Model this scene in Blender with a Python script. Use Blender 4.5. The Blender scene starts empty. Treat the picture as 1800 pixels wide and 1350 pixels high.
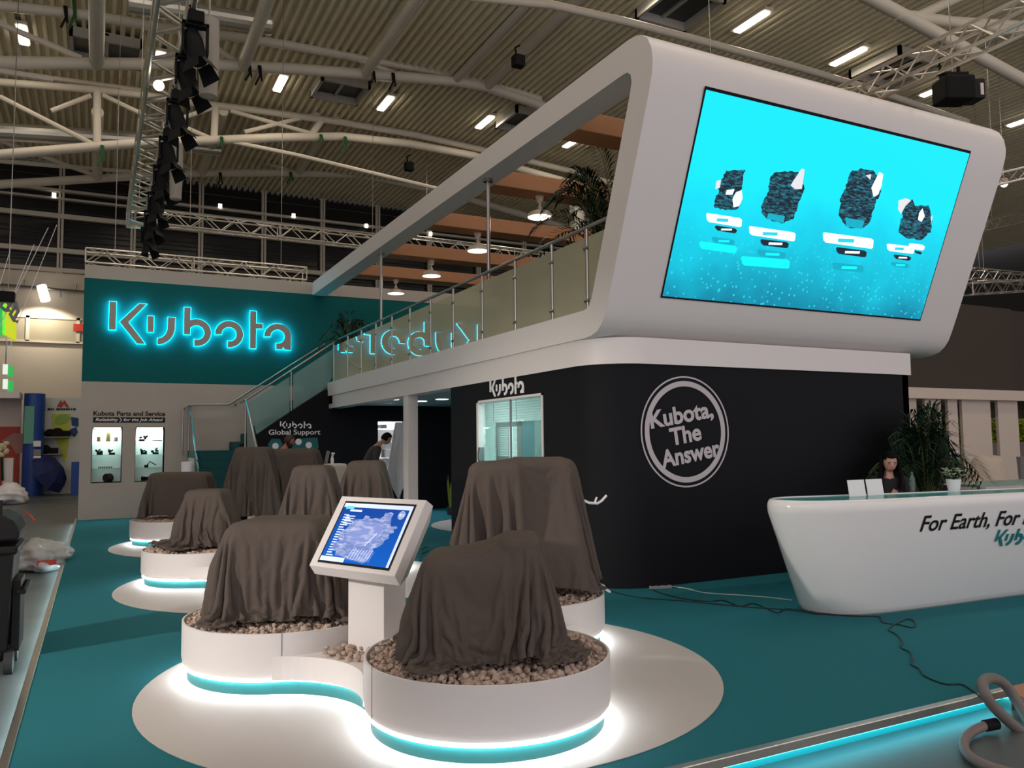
import bpy, bmesh, math, random
import numpy as np
from mathutils import Vector, Matrix, Quaternion
random.seed(7); rng = np.random.default_rng(7)
SC = bpy.context.scene
COL = SC.collection
PI = math.pi

# ------------------------------------------------------------------ camera, world, exposure
FPX = 1421.44
YAW, PITCH, ROLL = math.radians(27.1587), math.radians(4.2168), math.radians(-0.6363)
CAMZ = 1.65
_f = Vector((math.sin(YAW) * math.cos(PITCH), math.cos(YAW) * math.cos(PITCH), math.sin(PITCH)))
_r = Vector((math.cos(YAW), -math.sin(YAW), 0)); _u = _r.cross(_f)
CR = math.cos(ROLL) * _r + math.sin(ROLL) * _u
CU = -math.sin(ROLL) * _r + math.cos(ROLL) * _u
CF = _f
cam = bpy.data.cameras.new('camera'); cam_ob = bpy.data.objects.new('camera', cam); COL.objects.link(cam_ob)
cam.sensor_width = 36; cam.sensor_fit = 'HORIZONTAL'; cam.lens = FPX / 1800 * 36; cam.clip_end = 300; cam.clip_start = .05
cam_ob.matrix_world = Matrix(((CR.x, CU.x, -CF.x, 0), (CR.y, CU.y, -CF.y, 0), (CR.z, CU.z, -CF.z, CAMZ), (0, 0, 0, 1)))
SC.camera = cam_ob
W = bpy.data.worlds.new('world'); SC.world = W; W.use_nodes = True
W.node_tree.nodes['Background'].inputs[0].default_value = (1.0, .925, .945, 1)
W.node_tree.nodes['Background'].inputs[1].default_value = 1.1
SC.view_settings.view_transform = 'Standard'; SC.view_settings.look = 'None'
SC.view_settings.gamma = 1; SC.view_settings.use_curve_mapping = False
SC.view_settings.exposure = 0.0
LAMP_W = 60.0          # watts of one roof lamp
def light(name, kind, loc, rot, energy, color, size=1.0, size_y=None, spread=None):
    l = bpy.data.lights.new(name, kind); l.energy = energy; l.color = color
    if kind == 'AREA':
        l.size = size
        if size_y: l.shape = 'RECTANGLE'; l.size_y = size_y
        if spread: l.spread = spread
    elif kind in ('POINT', 'SPOT'): l.shadow_soft_size = size
    o = bpy.data.objects.new(name, l); o.location = loc; o.rotation_euler = rot; COL.objects.link(o); return o
# work light of the neighbouring stand, beyond the left edge of the picture
wl = light('work_light', 'SPOT', (-7.5, 5.2, 3.6), (0, 0, 0), 2300, (1, .93, .85), .12)
wl.rotation_euler = (Vector((1.2, 8.0, 0)) - Vector((-7.5, 5.2, 3.6))).to_track_quat('-Z', 'Y').to_euler(); wl.data.spot_size = .82; wl.data.spot_blend = .6

# ------------------------------------------------------------------ helpers
def ray(px, py): return CR * ((px - 900) / FPX) - CU * ((py - 675) / FPX) + CF
def at_z(px, py, z): d = ray(px, py); return Vector((0, 0, CAMZ)) + d * ((z - CAMZ) / d.z)
def at_y(px, py, y): d = ray(px, py); return Vector((0, 0, CAMZ)) + d * (y / d.y)
def at_x(px, py, x): d = ray(px, py); return Vector((0, 0, CAMZ)) + d * (x / d.x)
V = Vector

def mat(name, col, rough=.6, metal=0, spec=.5, noise=0, nscale=8, bump=0, bscale=200, emit=None, estr=0, coat=0, trans=0, alpha=1, ior=1.45):
    m = bpy.data.materials.new(name); m.use_nodes = True; nt = m.node_tree; b = nt.nodes['Principled BSDF']
    b.inputs['Base Color'].default_value = (*col, 1); b.inputs['Roughness'].default_value = rough; b.inputs['Metallic'].default_value = metal
    b.inputs['Specular IOR Level'].default_value = spec; b.inputs['Coat Weight'].default_value = coat
    b.inputs['Transmission Weight'].default_value = trans; b.inputs['Alpha'].default_value = alpha; b.inputs['IOR'].default_value = ior
    if emit: b.inputs['Emission Color'].default_value = (*emit, 1); b.inputs['Emission Strength'].default_value = estr
    if noise or bump:
        tc = nt.nodes.new('ShaderNodeTexCoord')
    if noise:
        n = nt.nodes.new('ShaderNodeTexNoise'); n.inputs['Scale'].default_value = nscale; n.inputs['Detail'].default_value = 6
        nt.links.new(tc.outputs['Object'], n.inputs['Vector'])
        mx = nt.nodes.new('ShaderNodeMix'); mx.data_type = 'RGBA'
        mx.inputs[6].default_value = tuple(max(0, c * (1 - noise)) for c in col) + (1,); mx.inputs[7].default_value = tuple(min(1, c * (1 + noise)) for c in col) + (1,)
        nt.links.new(n.outputs['Fac'], mx.inputs[0]); nt.links.new(mx.outputs[2], b.inputs['Base Color'])
    if bump:
        n2 = nt.nodes.new('ShaderNodeTexNoise'); n2.inputs['Scale'].default_value = bscale; n2.inputs['Detail'].default_value = 4
        nt.links.new(tc.outputs['Object'], n2.inputs['Vector'])
        bp = nt.nodes.new('ShaderNodeBump'); bp.inputs['Strength'].default_value = bump; bp.inputs['Distance'].default_value = .01
        nt.links.new(n2.outputs['Fac'], bp.inputs['Height']); nt.links.new(bp.outputs[0], b.inputs['Normal'])
    return m
def emat(name, col, s):
    return mat(name, col, .5, emit=col, estr=s)

class MB:
    def __init__(s): s.v = []; s.f = []; s.mi = []
    def add(s, vs, fs, m=0):
        o = len(s.v); s.v += [tuple(a) for a in vs]; s.f += [tuple(i + o for i in q) for q in fs]; s.mi += [m] * len(fs); return s
    def bx(s, x0, x1, y0, y1, z0, z1, m=0):
        vs = [(x, y, z) for x in (x0, x1) for y in (y0, y1) for z in (z0, z1)]
        return s.add(vs, [(0, 1, 3, 2), (4, 6, 7, 5), (0, 4, 5, 1), (2, 3, 7, 6), (0, 2, 6, 4), (1, 5, 7, 3)], m)
    def ob(s, c, ux, uy, uz, sx, sy, sz, m=0):      # oriented box, half axes along ux uy uz
        c = V(c); vs = [c + ux * (a * sx / 2) + uy * (b * sy / 2) + uz * (d * sz / 2) for a in (-1, 1) for b in (-1, 1) for d in (-1, 1)]
        return s.add(vs, [(0, 1, 3, 2), (4, 6, 7, 5), (0, 4, 5, 1), (2, 3, 7, 6), (0, 2, 6, 4), (1, 5, 7, 3)], m)
    def prism(s, p, o, ux, uy, d, m=0, mside=None):  # polygon p (2d) at o along ux, uy, extruded by vector d
        n = len(p); o = V(o); d = V(d); a = [o + ux * q[0] + uy * q[1] for q in p]; b = [q + d for q in a]
        s.add(a + b, [tuple(range(n))[::-1], tuple(range(n, 2 * n))], m)
        k = len(s.v) - 2 * n
        for i in range(n):
            j = (i + 1) % n; s.f.append((k + i, k + j, k + n + j, k + n + i)); s.mi.append(m if mside is None else mside)
        return s
    def tube(s, pts, r, seg=8, m=0, caps=True, radii=None):
        pts = [V(p) for p in pts]; n = len(pts); T = []
        for i in range(n):
            t = (pts[min(i + 1, n - 1)] - pts[max(i - 1, 0)])
            T.append(t.normalized() if t.length > 1e-9 else V((0, 0, 1)))
        a = T[0].orthogonal().normalized(); rings = []
        for i in range(n):
            a = (a - T[i] * a.dot(T[i]));  a = a.normalized() if a.length > 1e-6 else T[i].orthogonal().normalized()
            b = T[i].cross(a); rr = radii[i] if radii else r
            rings += [pts[i] + (a * math.cos(2 * PI * k / seg) + b * math.sin(2 * PI * k / seg)) * rr for k in range(seg)]
        fs = [(i * seg + k, i * seg + (k + 1) % seg, (i + 1) * seg + (k + 1) % seg, (i + 1) * seg + k) for i in range(n - 1) for k in range(seg)]
        if caps: fs += [tuple(range(seg))[::-1], tuple(range((n - 1) * seg, n * seg))]
        return s.add(rings, fs, m)
    def lathe(s, c, prof, seg=48, m=0, axis=None):
        c = V(c); n = len(prof); vs = []
        ax = V(axis).normalized() if axis else V((0, 0, 1)); e1 = ax.orthogonal().normalized() if axis else V((1, 0, 0)); e2 = ax.cross(e1)
        for r, z in prof: vs += [c + (e1 * math.cos(2 * PI * k / seg) + e2 * math.sin(2 * PI * k / seg)) * r + ax * z for k in range(seg)]
        fs = [(i * seg + k, i * seg + (k + 1) % seg, (i + 1) * seg + (k + 1) % seg, (i + 1) * seg + k) for i in range(n - 1) for k in range(seg)]
        return s.add(vs, fs, m)
    def cyl(s, p0, p1, r, seg=16, m=0): return s.tube([p0, p1], r, seg, m)
    def ball(s, c, r, seg=12, rings=8, m=0, sc=(1, 1, 1)):
        c = V(c); vs = [c + V((0, 0, r * sc[2]))]
        for i in range(1, rings):
            t = PI * i / rings
            vs += [c + V((r * sc[0] * math.sin(t) * math.cos(2 * PI * k / seg), r * sc[1] * math.sin(t) * math.sin(2 * PI * k / seg), r * sc[2] * math.cos(t))) for k in range(seg)]
        vs.append(c - V((0, 0, r * sc[2]))); L = len(vs) - 1
        fs = [(0, 1 + k, 1 + (k + 1) % seg) for k in range(seg)]
        for i in range(rings - 2):
            fs += [(1 + i * seg + k, 1 + (i + 1) * seg + k, 1 + (i + 1) * seg + (k + 1) % seg, 1 + i * seg + (k + 1) % seg) for k in range(seg)]
        fs += [(L, 1 + (rings - 2) * seg + (k + 1) % seg, 1 + (rings - 2) * seg + k) for k in range(seg)]
        return s.add(vs, fs, m)

def wloc(o):
    l = V(o.location)
    while o.parent: o = o.parent; l += V(o.location)
    return l
def obj(name, mb, mats, parent=None, smooth=False, bevel=0, sub=0, solid=0, kind=None, label=None, cat=None, group=None):
    if not isinstance(mats, (list, tuple)): mats = [mats]
    vs = np.array([tuple(a) for a in mb.v], dtype=np.float64)
    if parent is None:
        o0 = V(((vs[:, 0].min() + vs[:, 0].max()) / 2, (vs[:, 1].min() + vs[:, 1].max()) / 2, vs[:, 2].min())); base = o0
    else: base = wloc(parent); o0 = V((0, 0, 0))
    vs = vs - np.array(base)
    me = bpy.data.meshes.new(name); me.from_pydata([tuple(a) for a in vs], [], mb.f)
    for m in mats: me.materials.append(m)
    me.polygons.foreach_set('material_index', mb.mi)
    bm = bmesh.new(); bm.from_mesh(me); bmesh.ops.recalc_face_normals(bm, faces=bm.faces); bm.to_mesh(me); bm.free()
    if smooth:
        me.polygons.foreach_set('use_smooth', [True] * len(me.polygons))
        try: me.set_sharp_from_angle(angle=math.radians(smooth if smooth is not True else 40))
        except Exception: pass
    o = bpy.data.objects.new(name, me); o.location = o0; COL.objects.link(o)
    if parent: o.parent = parent
    if bevel:
        b = o.modifiers.new('bevel', 'BEVEL'); b.width = bevel; b.segments = 2; b.limit_method = 'ANGLE'; b.angle_limit = .6
    if solid:
        b = o.modifiers.new('solid', 'SOLIDIFY'); b.thickness = solid; b.offset = 0
    if sub:
        b = o.modifiers.new('sub', 'SUBSURF'); b.levels = sub; b.render_levels = sub
    return tag(o, label, cat, group, kind)
def tag(o, label=None, cat=None, group=None, kind=None):
    if label: o['label'] = label
    if cat: o['category'] = cat
    if group: o['group'] = group
    if kind: o['kind'] = kind
    return o
def thing(name, label, cat, loc=(0, 0, 0), group=None):
    o = bpy.data.objects.new(name, None); o.location = loc; o.empty_display_size = .1; COL.objects.link(o)
    return tag(o, label, cat, group)
def copy_tree(o, parent=None):
    c = o.copy(); COL.objects.link(c)
    if parent: c.parent = parent
    for ch in list(o.children): copy_tree(ch, c)
    return c
CAPH = [.729]
def text_polys(s, width, cap, bold=0.0, shear=0.0, spacing=1.0):
    cu = bpy.data.curves.new('t', 'FONT'); cu.body = s; cu.offset = bold; cu.shear = shear; cu.resolution_u = 4; cu.space_character = spacing
    o = bpy.data.objects.new('t', cu); COL.objects.link(o)
    dg = bpy.context.evaluated_depsgraph_get(); me = bpy.data.meshes.new_from_object(o.evaluated_get(dg))
    vs = np.array([v.co[:2] for v in me.vertices]); fs = [tuple(p.vertices) for p in me.polygons]
    bpy.data.objects.remove(o); bpy.data.curves.remove(cu); bpy.data.meshes.remove(me)
    ch = cap / CAPH[0]
    vs[:, 1] *= ch; x0, x1 = vs[:, 0].min(), vs[:, 0].max(); vs[:, 0] = (vs[:, 0] - x0) * (width / (x1 - x0))
    return vs, fs
CAPH[0] = float(text_polys('H', 1, .729)[0][:, 1].max())
def text_mb(mb, s, width, cap, o, ux, uy, n, depth=.004, m=0, **k):
    vs, fs = text_polys(s, width, cap, **k); o = V(o); P = [o + ux * a + uy * b + n * depth for a, b in vs]
    return mb.add(P, fs, m)
X, Y, Z = V((1, 0, 0)), V((0, 1, 0)), V((0, 0, 1))
def arc(cx, cy, rx, ry, a0, a1, n=14): return [(cx + rx * math.cos(math.radians(a0 + (a1 - a0) * i / n)), cy + ry * math.sin(math.radians(a0 + (a1 - a0) * i / n))) for i in range(n + 1)]

# ------------------------------------------------------------------ materials
M = dict(
    white=mat('white_paint', (.74, .70, .685), .45, bump=.02, bscale=60),
    hatch=mat('hatch_curb', (.42, .40, .36), .6),
    disc=mat('white_floor_vinyl', (.50, .455, .43), .55),
    whiteg=mat('white_gloss', (.82, .80, .79), .18, coat=.4),
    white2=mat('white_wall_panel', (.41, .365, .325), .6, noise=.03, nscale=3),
    black=mat('black_wall_paint', (.0065, .0065, .009), .7, spec=.2, noise=.15, nscale=3),
    carpet=mat('teal_carpet', (.023, .160, .196), .95, spec=.1, noise=.12, nscale=180, bump=.25, bscale=500),
    teal=mat('teal_panel', (.003, .105, .11), .7, spec=.15, noise=.06, nscale=40),
    tealstep=mat('teal_step', (.004, .075, .08), .8, noise=.1, nscale=90),
    kick=mat('teal_kick', (.010, .125, .13), .5),
    concrete=mat('hall_concrete', (.092, .102, .102), .42, noise=.55, nscale=1.6, bump=.08, bscale=25),
    alu=mat('brushed_aluminium', (.62, .58, .53), .32, metal=1, noise=.15, nscale=30),
    steel=mat('stainless_tube', (.40, .39, .38), .3, metal=1),
    tube=mat('painted_roof_steel', (.58, .53, .44), .55, noise=.08, nscale=2),
    deck=mat('roof_deck', (.80, .73, .54), .6, noise=.1, nscale=1.2),
    duct=mat('duct_metal', (.55, .53, .47), .35, metal=.8),
    dark=mat('dark_metal', (.006, .006, .0065), .7, spec=.2, noise=.2),
    grayp=mat('gray_plastic', (.22, .22, .23), .5),
    cloth=mat('taupe_dust_cloth', (.102, .082, .071), .88, spec=.15, noise=.08, nscale=350, bump=.55, bscale=16),
    stone=mat('gravel_stone', (.46, .35, .29), .9, noise=.35, nscale=14, bump=.3, bscale=90),
    soil=mat('gravel_base', (.30, .23, .19), .95, noise=.3, nscale=60, bump=.5, bscale=80),
    wood=mat('cedar_board', (.42, .19, .085), .55, noise=.12, nscale=5),
    led=emat('white_led', (1, .98, .94), 9),
    ledc=emat('cyan_led', (.05, .9, 1.0), 5),
    glow=emat('cyan_glow', (.0, .70, .95), 16),
    lamp=emat('lamp_tube', (1, .9, .76), 7),
    lampw=emat('lamp_white', (1, .93, .85), 3),
    letter=mat('letter_gray', (.36, .34, .33), .5),
    leaf=mat('palm_leaf', (.008, .030, .012), .55, spec=.25, noise=.4, nscale=12),
    stem=mat('palm_stem', (.09, .10, .03), .6, noise=.3),
    pot=mat('pot_dark', (.03, .03, .03), .5),
    beige=mat('beige_wall', (.60, .53, .42), .7, noise=.04, nscale=2),
    blackp=mat('black_plastic', (.006, .0055, .0055), .5, spec=.3, noise=.2, nscale=10),
    skin=mat('skin', (.42, .20, .14), .5),
    hair=mat('hair', (.004, .0035, .0035), .7, spec=.1),
    hairr=mat('brown_hair', (.045, .016, .011), .5),
    blackc=mat('black_clothing', (.008, .008, .009), .8),
    grayc=mat('dark_gray_clothing', (.035, .033, .03), .85, noise=.2, nscale=30),
    paper=mat('paper_white', (.85, .84, .86), .6),
    ply=mat('plywood', (.42, .20, .12), .6, noise=.1, nscale=8),
    brown=mat('brown_fabric_wall', (.052, .040, .031), .8, noise=.12, nscale=5),
    cream=mat('cream_panel', (.66, .56, .49), .6),
    creamc=mat('cream_dust_sheet', (.55, .47, .39), .85),
    hedge=mat('hedge_leaf', (.30, .40, .02), .6, noise=.6, nscale=25),
    red=mat('red_print', (.42, .035, .02), .5), blue=mat('blue_panel', (.012, .06, .30), .4), yellow=mat('yellow_print', (.62, .62, .05), .6), green=mat('green_sign', (.03, .42, .10), .5),
    navy=mat('navy_umbrella', (.012, .02, .11), .7),
    signgreen=emat('exit_green', (.05, .55, .12), .5), signyel=emat('sign_yellow', (.75, .8, .02), .6), signw=emat('sign_white', (.8, .9, .8), .7),
    hose=mat('hose_gray', (.17, .15, .14), .5), cable=mat('cable_dark', (.008, .02, .025), .5), cablew=mat('cable_white', (.5, .55, .5), .5),
    chrome=mat('chrome', (.6, .6, .6), .15, metal=1), yb=mat('filter_brown', (.16, .12, .05), .5),
    niche=mat('niche_white', (.75, .85, .80), .5), rubber=mat('rubber', (.02, .02, .02), .7),
    glassdark=mat('night_glass', (.006, .006, .007), .25, spec=.5),
    plastic_bag=mat('plastic_bag', (.42, .41, .40), .35, noise=.1, nscale=9),
    bluegray=mat('ceiling_panel', (.42, .52, .55), .5, noise=.05),
    shadec=mat('lamp_shade', (.62, .52, .43), .4),
)
def glass_mat(name, col, mixf, rough=.25):
    m = bpy.data.materials.new(name); m.use_nodes = True; nt = m.node_tree; nt.nodes.clear()
    out = nt.nodes.new('ShaderNodeOutputMaterial'); tr = nt.nodes.new('ShaderNodeBsdfTransparent'); tr.inputs[0].default_value = (*[min(1, c * 1.2 + .25) for c in col], 1)
    df = nt.nodes.new('ShaderNodeBsdfDiffuse'); df.inputs[0].default_value = (*col, 1); tl = nt.nodes.new('ShaderNodeBsdfTranslucent'); tl.inputs[0].default_value = (*col, 1)
    a = nt.nodes.new('ShaderNodeMixShader'); a.inputs[0].default_value = .5; nt.links.new(df.outputs[0], a.inputs[1]); nt.links.new(tl.outputs[0], a.inputs[2])
    b = nt.nodes.new('ShaderNodeMixShader'); b.inputs[0].default_value = mixf; nt.links.new(tr.outputs[0], b.inputs[1]); nt.links.new(a.outputs[0], b.inputs[2])
    gl = nt.nodes.new('ShaderNodeBsdfGlossy'); gl.inputs['Roughness'].default_value = .004
    lw = nt.nodes.new('ShaderNodeLayerWeight'); lw.inputs[0].default_value = .5
    pw = nt.nodes.new('ShaderNodeMath'); pw.operation = 'POWER'; pw.inputs[1].default_value = 4.6; nt.links.new(lw.outputs['Facing'], pw.inputs[0])
    fr = nt.nodes.new('ShaderNodeMath'); fr.operation = 'MULTIPLY_ADD'; fr.inputs[1].default_value = .96; fr.inputs[2].default_value = .04; nt.links.new(pw.outputs[0], fr.inputs[0])
    c = nt.nodes.new('ShaderNodeMixShader'); nt.links.new(fr.outputs[0], c.inputs[0]); nt.links.new(b.outputs[0], c.inputs[1]); nt.links.new(gl.outputs[0], c.inputs[2])
    nt.links.new(c.outputs[0], out.inputs[0]); return m
M['frost'] = glass_mat('frosted_glass', (.60, .60, .47), .82)
M['stairglass'] = glass_mat('stair_glass', (.42, .55, .52), .5)
M['clear'] = glass_mat('clear_glass', (.55, .72, .68), .12)

# logo, proportions read from the big sign on the back wall
def logo_glyphs():
    fx = lambda x: (at_y(300 + x / 4.5, 590, 21.2).x - at_y(300 - 475 / 4.5, 590, 21.2).x)
    s = .00332; h = lambda y: y * s
    R, r = 102 * s, 53 * s; cy = R
    def sx(x, dx): return fx(x) + dx * s
    K = [[(fx(-475), h(91)), (fx(-418), h(91)), (fx(-418), h(295)), (fx(-475), h(295))],
         [(fx(-240), h(292)), (fx(-178), h(292)), (fx(-318), h(152)), (fx(-182), h(0)), (fx(-250), h(0)), (fx(-392), h(152))]]
    c = fx(-88)
    U = [[(fx(-170), h(88)), (fx(-120), h(88)), (fx(-120), h(207)), (fx(-170), h(207))],
         [(fx(50) - 52 * s, h(205)), (fx(50) - 52 * s, h(135))] + arc(c, h(135), fx(50) - 52 * s - c, h(135) - h(47), 0, -90, 10)[1:] + arc(c, h(135), fx(50) - c, h(135), -90, 0, 12) + [(fx(50), h(205))]]
    cb = fx(335) - R; top = math.degrees(math.acos((fx(170) - cb) / R)) if abs((fx(170) - cb) / R) < 1 else 130
    cut = fx(200); ao = -math.degrees(math.acos(max(-1, (cut - cb) / R))); ai = -math.degrees(math.acos(max(-1, (cut - cb) / r)))
    ti = math.degrees(math.acos(max(-1, (fx(170) - cb) / r))) if abs((fx(170) - cb) / r) < 1 else 175
    B = [[(fx(118), h(84)), (fx(170), h(84))] + [(fx(170), cy)] + arc(cb, cy, r, r, min(ti, 178), ai, 20) + arc(cb, cy, R, R, ao, top, 26) + [(fx(170), h(287)), (fx(118), h(287))]]
    co = fx(588) - R; cut = fx(465); ao = -math.degrees(math.acos((cut - co) / R)); ai = -math.degrees(math.acos(max(-1, (cut - co) / r)))
    O = [arc(co, cy, R, R, ao, 184, 30) + arc(co, cy, r, r, 184, ai, 26)]
    t0, t1 = fx(640), fx(690)
    T = [[(t0, 0), (t1, 0), (t1, h(155)), (fx(742), h(155)), (fx(742), h(196)), (t1, h(196)), (t1, h(290)), (t0, h(290))]]
    ca = fx(965) - R; cut = fx(848)
    A = [[(fx(965), 0), (fx(965), cy)] + arc(ca, cy, R, R, 0, 184, 26)[1:] + arc(ca, cy, r, r, 184, -20, 22) + arc(ca, cy, r, r, -20, -math.degrees(math.acos((cut - ca) / r)), 8)[1:] + [(cut, h(2)), (fx(895), h(2)), (fx(906), h(22)), (fx(912), 0)]]
    return [K, U, B, O, T, A], fx(965), h(295)
GLY, LW, LH = logo_glyphs()
NEG = None
def offset_poly(p, d):
    n = len(p); ar = sum(p[i][0] * p[(i + 1) % n][1] - p[(i + 1) % n][0] * p[i][1] for i in range(n)); sg = 1 if ar > 0 else -1; out = []
    for i in range(n):
        a, b, c = V(p[i - 1] + (0,)), V(p[i] + (0,)), V(p[(i + 1) % n] + (0,))
        e1, e2 = (b - a), (c - b)
        if e1.length < 1e-7 or e2.length < 1e-7: out.append(p[i]); continue
        e1.normalize(); e2.normalize(); n1 = V((e1.y, -e1.x, 0)) * sg; n2 = V((e2.y, -e2.x, 0)) * sg
        k = n1 + n2; k = k / max(.35, k.length_squared / 2) if k.length > 1e-4 else n1
        out.append((b.x + k.x * d, b.y + k.y * d))
    return out
def logo_flat(mb, width, o, ux, uy, n, depth=.006, m=0, shear=0):
    k = width / LW
    for g in GLY:
        for p in g: mb.prism([(q[0] * k + q[1] * k * shear, q[1] * k) for q in p], V(o), ux, uy, n * depth, m)
    return mb
def tag_struct(o): o['kind'] = 'structure'; return o

# ------------------------------------------------------------------ the hall
FL = -.12
mb = MB(); mb.add([(-30, -8, FL), (50, -8, FL), (50, 40.3, FL), (-30, 40.3, FL)], [(0, 1, 2, 3)]); obj('floor', mb, M['concrete'], kind='structure')
# corrugated roof deck, ribs running front to back
def deckz(x): return 14.05 - max(0, x - 14) * .045
xs = []; mb = MB(); P_ = .26; x = -22.0
prof = []
while x < 46:
    z = deckz(x); prof += [(x, z), (x + .10, z), (x + .115, z + .17), (x + .245, z + .17)]; x += P_
n = len(prof); YS = [-8, 40]
mb.add([(a, y, b) for y in YS for a, b in prof], [(i, i + 1, n + i + 1, n + i) for i in range(n - 1)])
obj('ceiling', mb, M['deck'], kind='structure')
# far wall: beige below, dark glazing above
mb = MB(); mb.bx(-30, 50, 40, 40.3, FL, 9.3); obj('wall_back', mb, M['beige'], kind='structure')
mb = MB(); mb.bx(-30, 50, 40.1, 40.15, 9.3, 14.3); win = obj('window_1', mb, M['glassdark'], kind='structure')
mb = MB()
for k in range(-5, 12):
    x = -1.63 + 2.87 * k; mb.bx(x - .11, x - .02, 39.8, 40.0, 9.3, 14.1); mb.bx(x + .02, x + .11, 39.8, 40.0, 9.3, 14.1)
for z, h in ((9.32, .16), (10.15, .2), (11.68, .2), (12.5, .09), (12.85, .12)): mb.bx(-30, 50, 39.75, 39.98, z, z + h)
obj('window_frame', mb, M['tube'], win)
mb = MB()          # thin tubes before the pane, standing in for pipes reflected in it
for k in range(14):
    z = 9.7 + .33 * k; mb.tube([(-14, 40.06, z + rng.uniform(-.1, .1)), (14, 40.06, z + .4 * rng.uniform(-1, 1)), (34, 40.06, z)], .022, 5)
obj('reflected_pipe', mb, mat('night_reflection', (.05, .05, .045), .6), win)
mb = MB(); mb.bx(-28.3, -28, -8, 40.3, FL, 14.3); obj('wall_left', mb, M['beige'], kind='structure')  # unseen hall wall, put in to hold back world light from the left
mb = MB(); mb.bx(47, 47.3, -8, 40.3, FL, 14.3); obj('wall_right', mb, mat('dark_hall_wall', (.05, .048, .05), .8), kind='structure')
# clerestory panes low in the beige wall
mb = MB(); mb.bx(-12, 4, 39.94, 39.99, 6.3, 7.3); w2 = obj('window_2', mb, mat('dull_pane', (.36, .32, .22), .3), kind='structure')
mb = MB()
for k in range(-4, 5): x = -2.75 + 1.9 * k; mb.bx(x - .07, x + .07, 39.88, 40, 6.25, 7.35)
mb.bx(-12, 4, 39.88, 40, 7.25, 7.36); mb.bx(-12, 4, 39.88, 40, 6.2, 6.3); obj('window_frame', mb, M['beige'], w2)
mb = MB(); mb.tube([at_y(-120, 490, 39.8), at_y(149, 513, 39.8)], .06, 8)
for px in (40, 105, 132): q = at_y(px, 500 + px * .08, 39.8); mb.tube([q, q + V((.05, 0, -.35 if px == 105 else .3))], .035, 6)
obj('wall_pipe', mb, M['steel'], label='thin gray conduit running along the beige far wall', cat='pipe')
t = thing('wall_spotlight', 'lit white wall lamp below the conduit on the beige far wall', 'lamp', at_y(76, 521, 39.6))
q = at_y(76, 521, 39.5); mb = MB(); mb.tube([q + V((-.15, .2, .55)), q + V((0, 0, .3))], .08, 10); obj('lamp_bracket', mb, M['white2'], t)
mb = MB(); mb.tube([q + V((-.08, 0, .45)), q + V((.10, -.1, -.2))], .19, 14); obj('lamp_glass', mb, M['lampw'], t, smooth=True)
light('wall_spotlight_beam', 'SPOT', q + V((0, -.6, -.4)), (math.radians(25), 0, 0), 260, (1, .9, .75), .15).data.spot_size = 2.2
mb = MB(); mb.bx(-1.03, -.62, 39.8, 39.86, 6.75, 7.08); o = obj('fire_notice', mb, M['red'], label='small red notice on the beige far wall beside the teal sign wall', cat='sign')

# roof lamps (fluorescent battens on the deck, running front to back)
LROWS = {17.0: (12.93 - 4 * 4 - 4, 12.93 - 12, 12.93 - 8, 12.93 - 4, 12.93, 16.7, 20.72, 25.06, 29.95), 27.3: (-9.8, -6.1, -2.25, 1.5, 5.27, 9.0, 12.96, 16.9, 21, 25), 6.5: (-9, -5.1, -1.2, 2.7, 6.6, 10.5, 14.4, 18.3, 22.2)}
seen = {(27.3, 16.9): 'far back, seen between the roof beam and the wooden boards', (17.0, 16.7): 'right of the big screen frame corner, nearest the roof hatch', (17.0, 20.72): 'between the screen frame and the black projector', (17.0, 25.06): 'just left of the black projector', (17.0, 29.95): 'just right of the black projector',
        (27.3, -2.25): 'at the far left of the roof', (27.3, 5.27): 'right of the hanging spotlight truss', (27.3, 9.0): 'beside the middle roof hatch', (27.3, 12.96): 'just above the white roof beam of the stand'}
proto = None
for yy, xs_ in LROWS.items():
    for xx in xs_:
        zz = deckz(xx) - .1
        vis = seen.get((yy, xx))
        lb = 'lit fluorescent roof lamp ' + vis if vis else 'lit fluorescent roof lamp out of the picture above the stand'
        if proto is None:
            proto = t = thing('roof_lamp', lb, 'lamp', (xx, yy, zz), 'fluorescent lamps on the hall roof')
            mb = MB(); mb.bx(xx - .16, xx + .16, yy - .72, yy + .72, zz + .02, zz + .1); obj('housing', mb, M['tube'], t)
            mb = MB(); mb.bx(xx - .13, xx + .13, yy - .62, yy + .62, zz - .04, zz + .02); obj('tube_light', mb, M['lamp'], t, bevel=.03)
        else:
            t = copy_tree(proto); t.location = (xx, yy, zz); t['label'] = lb
        light('roof_lamp_beam', 'AREA', (xx, yy, zz - .08), (0, 0, 0), LAMP_W, (1, .86, .68), .3, 1.3)

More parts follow.
